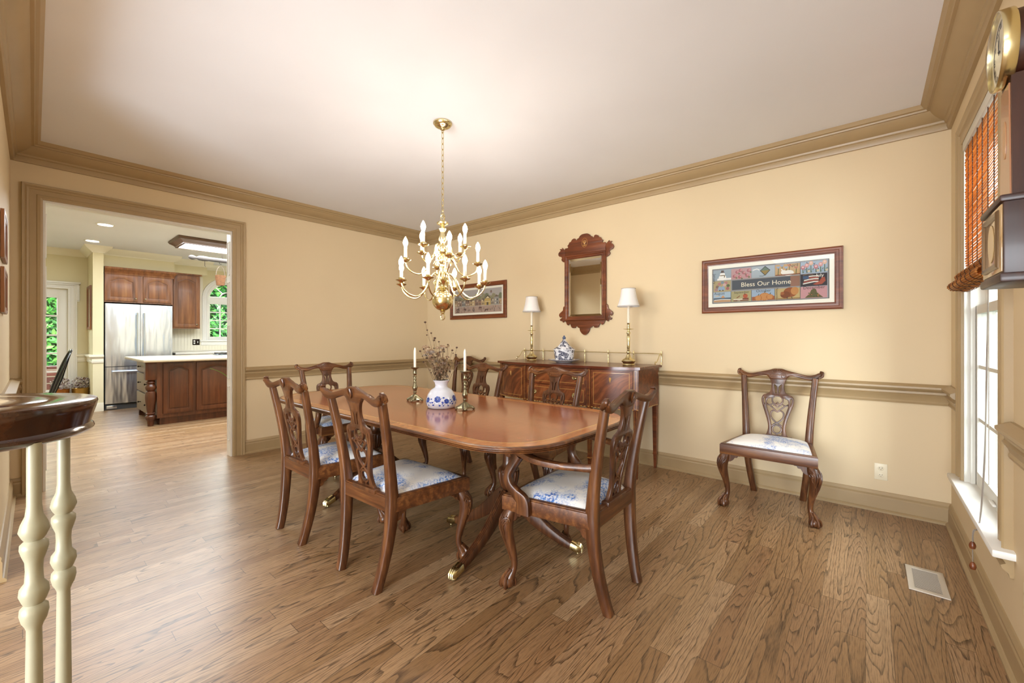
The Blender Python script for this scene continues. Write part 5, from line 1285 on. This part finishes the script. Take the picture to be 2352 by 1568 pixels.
# kitchen island
isl = thing('kitchen_island', 'cherry kitchen island with turned corner leg and pale tiled top', 'island', (-3.15, -1.465, 0))
mb = MB(); mb.box(-.75, .62, -1.24, 1.4, .10, .885); mb.box(-.70, .58, -1.20, 1.4, 0, .10); mb.build('carcass', wood('dark_cherry_island', '2f160a', '532b16', '6d3d20', 2, 20, .34, .15), isl)
mb = MB(); mb.box(-.82, .74, -1.40, 1.45, .885, .925, .012, seg=3); mb.build('tiled_top', M['ktop'] if 'ktop' in M else plain('cream_stone_tile_top', 'c8bda4', .3, var=.06, vscale=3), isl)
def yp(mb, *a_): arch_door(mb, *a_)
for y0, y1 in ((-1.17, -.83), (-.79, -.28), (-.16, .42)):
    mb = MB(); arch_door(mb, y0, y1, .16, .86, .621, .05, .02, .05); mb.build('panel_door', bpy.data.materials['dark_cherry_island'], isl, ang=30)
# drawers on the end facing the hall (-y)
for z0, z1 in ((.70, .865), (.40, .68), (.10, .38)):
    mb = MB(); mb.box(-.73, .46, -1.265, -1.24, z0, z1, .008); d_ = mb.build('drawer', plain('painted_taupe_drawer', '8d7c63', .4) if 'painted_taupe_drawer' not in bpy.data.materials else bpy.data.materials['painted_taupe_drawer'], isl)
    for x in (-.38, .12):
        mb = MB(); mb.lathe([(.006, 0), (.006, .022), (.014, .028), (.014, .036), (.006, .040)], 12, T(x, -1.265, (z0 + z1) / 2) @ R('X', 90)); mb.build('knob', M['bronze'], d_)
for x, y in ((.575, -1.30), (.575, 1.32)):
    mb = MB(); mb.box(x - .062, x + .062, y - .062, y + .062, .64, .885, .004)
    mb.lathe(crv([(.055, .64), (.035, .63), (.034, .62), (.052, .61), (.052, .60), (.038, .588), (.038, .575), (.056, .55), (.058, .525), (.048, .495), (.036, .485), (.052, .475), (.054, .468), (.058, .44), (.060, .38), (.052, .29), (.040, .20), (.037, .185), (.050, .178), (.050, .168), (.036, .158), (.056, .14), (.060, .118), (.052, .09), (.040, .07), (.036, .03), (.033, 0)], 2), 24, T(x, y, 0)); mb.build('turned_leg', bpy.data.materials['dark_cherry_island'], isl, ang=40)
for x in (-.68, .40):
    mb = MB(); mb.prism([(0, .10), (.10, .10), (.09, .075), (.06, .06), (.055, .03), (.065, 0), (.0, 0)], .05, T(x, -1.20, 0) @ R('X', 90)); mb.build('bracket_foot', bpy.data.materials['dark_cherry_island'], isl)
ct = thing('cooktop', 'black cooktop grates with steel edge on the kitchen island', 'cooktop', (-3.35, -1.42, .926))
mb = MB(); mb.box(-.26, .26, -.36, .45, 0, .012, .004); mb.build('steel_tray', M['steel'], ct)
mb = MB()
for k in range(9): y = -.34 + .095 * k; mb.box(-.23, .23, y - .006, y + .006, .03, .046, .002)
for x in (-.23, 0, .23): mb.box(x - .007, x + .007, -.345, .43, .012, .04, .002)
mb.build('grate', M['black'], ct)

# ceiling fixtures
fx = thing('ceiling_light', 'wood-framed fluorescent ceiling light over the kitchen island', 'light', (-3.07, -1.42, 0))
mb = MB(); mb.sweep([(0, 2.74), (.10, 2.74), (.105, 2.725), (.09, 2.70), (.05, 2.675), (.03, 2.655), (.03, 2.64), (0, 2.64)], [(-.24, -.90), (.24, -.90), (.24, .9), (-.24, .9)], closed=True, side=-1); mb.build('frame', wood('grey_brown_frame', '3a2a20', '57402f', '6d5340', 1, 20, .4, .1), fx, ang=25)
mb = MB(); mb.box(-.24, .24, -.9, .9, 2.655, 2.665); mb.build('diffuser', plain('lit_diffuser', 'ffffff', .5, em='f4fbff', ems=FLUOR), fx)
for x, y, lab in ((-2.80, -3.195, 'round recessed ceiling light nearer the dining room doorway'), (-4.263, -3.2, 'round recessed ceiling light nearer the kitchen pier')):
    t = thing('recessed_light', lab, 'light', (x, y, H), 0, 'recessed lights in the kitchen ceiling')
    mb = MB(); mb.lathe([(.075, -.002), (.078, -.006), (.095, -.005), (.098, 0)], 28, cap=False); mb.build('trim_ring', M['white'], t, ang=50)
    mb = MB(); mb.lathe([(.076, -.001), (.0, -.001)], 28); mb.build('lens', plain('lit_lens', 'ffffff', .5, em='fff6e8', ems=9.0) if 'lit_lens' not in bpy.data.materials else bpy.data.materials['lit_lens'], t)
pr_t = thing('pot_rack', 'grey turned wooden bar pot rack hanging under the kitchen ceiling light', 'pot rack', (-3.2, -1.4, 2.505))
mb = MB(); pf = [(.004, -.81), (.022, -.80), (.034, -.775), (.036, -.755), (.026, -.725), (.016, -.705), (.022, -.69), (.036, -.67), (.042, -.62), (.038, -.56), (.032, -.54), (.034, -.50), (.034, .6), (.02, .7)]
mb.lathe(pf, 20, R('X', -90)); mb.build('bar', plain('weathered_grey_wood', '48423e', .8, var=.15), pr_t, ang=50)
mb = MB()
for y in (-.35, .55): mb.tube([(0, y, .03), (0, y, .13)], .004, 6)
mb.tube([(0, -.59, -.03), (0, -.59, -.12), (0, -.58, -.13)], .0035, 6); mb.tube(cr([(0, -.385, -.03), (.0, -.39, -.05), (0, -.375, -.065), (0, -.36, -.055)], 3), .0035, 6); mb.build('iron_hook', M['bronze'], pr_t)
bk = thing('hanging_basket', 'small woven basket hanging from a hook on the kitchen pot rack', 'basket', (-3.2, -1.775, 2.09), 12)
mb = MB(); rows = []
for k in range(13):
    z = .165 * k / 12; s_ = .052 + .018 * k / 12; rows.append([Vector((s_ * (1 + .03 * math.sin(9 * a + PI * (k % 2))) * math.copysign(abs(math.cos(a)) ** .7, math.cos(a)), s_ * (1 + .03 * math.sin(9 * a + PI * (k % 2))) * math.copysign(abs(math.sin(a)) ** .7, math.sin(a)), z)) for a in [2 * PI * q / 36 for q in range(36)]])
mb.grid(rows, 0, cu=True); mb.bm.faces.new([mb.bm.verts.new(p) for p in rows[0]]); mb.build('woven_body', plain('woven_cane', '6d4728', .8, var=.3, vscale=40), bk, ang=180)
mb = MB(); mb.tube([(0, .066 * math.cos(a), .165 + .15 * math.sin(a)) for a in [PI * k / 16 for k in range(17)]], .005, 6); mb.build('handle', plain('grey_cane', '5e5042', .8), bk)

# picture on the pier side
t = thing('framed_picture', 'thin wooden framed picture seen edge-on on the cream kitchen pier', 'picture', (-4.87, -3.158, 1.36), 0)
frame_parts(t, -.46, 0, 0, .74, .05, T(0, -.003, 0) @ R('X', 90), 'cherry')

# black windsor chair, planters near the door
wc = thing('windsor_chair', 'black bow-back windsor chair beyond the doorway near the glass door', 'chair', (-3.5, -3.78, 0))
mb = MB(); mb.grid([[Vector((.23 * c * math.cos(a), .21 * c * math.sin(a), z)) for a in [2 * PI * k / 28 for k in range(28)]] for c, z in ((.9, .42), (1, .432), (1, .448), (.85, .446), (.3, .438))], cu=True, cap=True); mb.build('seat', M['black'], wc, ang=40)
for x, y in ((-.14, -.13), (.14, -.13), (-.13, .13), (.13, .13)):
    mb = MB(); mb.tube([(x, y, .43), (x * 1.2, y * 1.2, .28), (x * 1.5, y * 1.5, 0)], [.012, .019, .011], 10); mb.build('leg', M['black'], wc)
mb = MB(); bow = cr([(-.205, .11, .44), (-.215, .16, .62), (-.20, .235, .86), (-.13, .29, 1.01), (0, .31, 1.055), (.13, .29, 1.01), (.20, .235, .86), (.215, .16, .62), (.205, .11, .44)], 5); mb.tube(bow, .013, 8); mb.build('bow', M['black'], wc, ang=60)
for k in range(7):
    x = -.135 + .045 * k; zt = interp([(0, 1.05), (.13, 1.0), (.2, .86)], abs(x)); y = .14 + (zt - .44) * .275
    mb = MB(); mb.tube([(x * .8, .14, .44), (x * .95, .14 + (zt - .44) * .13, .66), (x, y, zt)], [.007, .009, .006], 6); mb.build('spindle', M['black'], wc)
rp = random.Random(9)
for (x, y, lab, m1) in ((-5.24, -3.50, 'copper planter of dried pale hydrangeas by the kitchen door, left of the two', 'copper_pot'), (-5.26, -3.262, 'brass planter of dried pale hydrangeas against the kitchen wall, right of the two', 'brass_pot')):
    t = thing('planter', lab, 'planter', (x, y, 0), 0, 'planters of dried flowers by the kitchen door')
    pm = plain(m1, 'a3662f' if m1 == 'copper_pot' else 'b08a45', .3, .7)
    mb = MB(); mb.lathe([(.075, 0), (.085, .01), (.10, .2), (.112, .36), (.118, .365), (.112, .37), (.10, .34)], 24); mb.build('pot', pm, t, ang=40)
    mb = MB()
    for k in range(420):
        a = rp.uniform(0, 2 * PI); r = .115 * math.sqrt(rp.random()); z = .37 + .19 * rp.random() * (1 - (r / .2) ** 2)
        c = Vector((r * math.cos(a), r * math.sin(a), z)); n = Vector((rp.uniform(-1, 1), rp.uniform(-1, 1), rp.uniform(-.3, 1))).normalized(); q = n.orthogonal().normalized(); w = n.cross(q); s_ = rp.uniform(.010, .02)
        mb.bm.faces.new([mb.bm.verts.new(p) for p in (c - q * s_, c - w * s_ * .7, c + q * s_, c + w * s_ * .7)]).material_index = rp.choice((0, 0, 0, 1, 2))
    mb.build('dried_blooms', [plain('dry_white_bloom', 'c9bfb6', .9), plain('dry_mauve_bloom', '8d7880', .9), plain('dry_brown_bloom', '6b5040', .9)] if 'dry_white_bloom' not in bpy.data.materials else [bpy.data.materials[n] for n in ('dry_white_bloom', 'dry_mauve_bloom', 'dry_brown_bloom')], t, ang=180)
# spider plant just behind the right door jamb; one leaf reaches into view
sp_ = thing('potted_plant', 'potted plant with one long green blade leaf showing past the right door jamb', 'plant', (-1.30, -1.65, 0))
mb = MB(); mb.lathe([(.10, 0), (.12, .01), (.15, .30), (.16, .31), (.15, .32), (.13, .30)], 24); mb.build('pot', plain('terracotta', 'a35f3c', .8), sp_, ang=40)
def blade(mb, P, w):
    Q = cr(P, 5); rows = []
    for i, p in enumerate(Q):
        t_ = i / (len(Q) - 1); tt = (Q[min(i + 1, len(Q) - 1)] - Q[max(i - 1, 0)]).normalized(); sd = tt.cross(Vector((0, 0, 1))).normalized() * w * (math.sin(PI * min(t_ * .95 + .05, 1)) ** .7 + .02)
        rows.append([p - sd, p + Vector((0, 0, -w * .25)), p + sd])
    mb.grid(rows)
for k in range(9):
    a = .7 * k; mb = MB(); blade(mb, [(0, 0, .3), (.12 * math.cos(a), .12 * math.sin(a), .75), (.3 * math.cos(a), .3 * math.sin(a), .85), (.45 * math.cos(a), .45 * math.sin(a), .72)], .012); mb.build('leaf_blade', M['blade'], sp_)
mb = MB(); blade(mb, [(0, 0, .3), (-.02, -.28, .46), (-.03, -.52, .695), (-.03, -.627, .79), (-.03, -.735, .842)], .034); mb.build('leaf_blade', M['blade'], sp_)

# outside the kitchen: hedge and low brick wall
def shrub(label, cx, cy, rx, ry, z0, z1, n, seed):
    r_ = random.Random(seed); mb = MB()
    for k in range(n):
        u_ = r_.uniform(-1, 1); v_ = r_.uniform(0, 1); dpt = r_.random() ** 2
        c = Vector((cx + rx * (1 - dpt) * (.8 + .2 * math.sin(u_ * 9 + v_ * 7)), cy + ry * u_, z0 + (z1 - z0) * v_))
        n_ = Vector((1 + r_.uniform(-.3, .3), r_.uniform(-.9, .9), r_.uniform(-.2, 1.2))).normalized(); q = Vector((r_.uniform(-.3, .3), r_.uniform(-1, 1), r_.uniform(-1, .1))).normalized(); q = (q - n_ * q.dot(n_)).normalized(); w = n_.cross(q); s_ = r_.uniform(.05, .095)
        mb.bm.faces.new([mb.bm.verts.new(p) for p in (c - q * s_, c + w * s_ * .36 - q * s_ * .1, c + q * s_, c - w * s_ * .36 - q * s_ * .1)]).material_index = r_.choice((0, 0, 1, 2))
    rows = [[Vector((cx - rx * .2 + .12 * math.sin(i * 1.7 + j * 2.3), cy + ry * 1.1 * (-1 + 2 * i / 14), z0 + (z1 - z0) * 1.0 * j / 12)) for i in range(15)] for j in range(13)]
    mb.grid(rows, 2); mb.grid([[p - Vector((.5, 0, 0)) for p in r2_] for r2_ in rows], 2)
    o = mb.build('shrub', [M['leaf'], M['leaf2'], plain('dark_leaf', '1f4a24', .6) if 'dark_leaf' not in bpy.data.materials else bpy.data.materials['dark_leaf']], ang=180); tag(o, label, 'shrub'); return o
shrub('leafy green shrub seen through the glass kitchen door', -7.5, -4.1, .55, 1.1, -.02, 2.6, 3400, 1)
shrub('leafy green shrub seen through the arched kitchen window', -7.5, -.6, .55, 1.5, -.02, 3.3, 5200, 2)
bm_, bnt, bb = mat('red_garden_brick'); bt = bnt.nodes.new('ShaderNodeTexBrick'); bt.inputs['Color1'].default_value = C('6d3a38'); bt.inputs['Color2'].default_value = C('5a2e30'); bt.inputs['Mortar'].default_value = C('a39a92'); bt.inputs['Scale'].default_value = 4.0; bt.inputs['Mortar Size'].default_value = .03
bnt.links.new(coords(bnt, (1, 1, 1), rot=(PI / 2, 0, PI / 2)), bt.inputs[0]); bnt.links.new(bt.outputs[0], bb.inputs['Base Color']); bb.inputs['Roughness'].default_value = .9
mb = MB(); mb.box(-6.75, -6.55, -5.2, -3.0, 0, .69); o = mb.build('garden_wall', bm_); tag(o, 'low red brick garden wall outside the glass kitchen door', 'wall')
mb = MB(); mb.box(-9.5, -5.75, -7, 2, -.14, -.02); o = mb.build('ground', plain('lawn', '4d6b3a', .9, var=.2)); o['kind'] = 'structure'
mb = MB(); mb.box(5.6, 11, -7, 7, -.14, -.02); o = mb.build('ground', bpy.data.materials['lawn']); o['kind'] = 'structure'
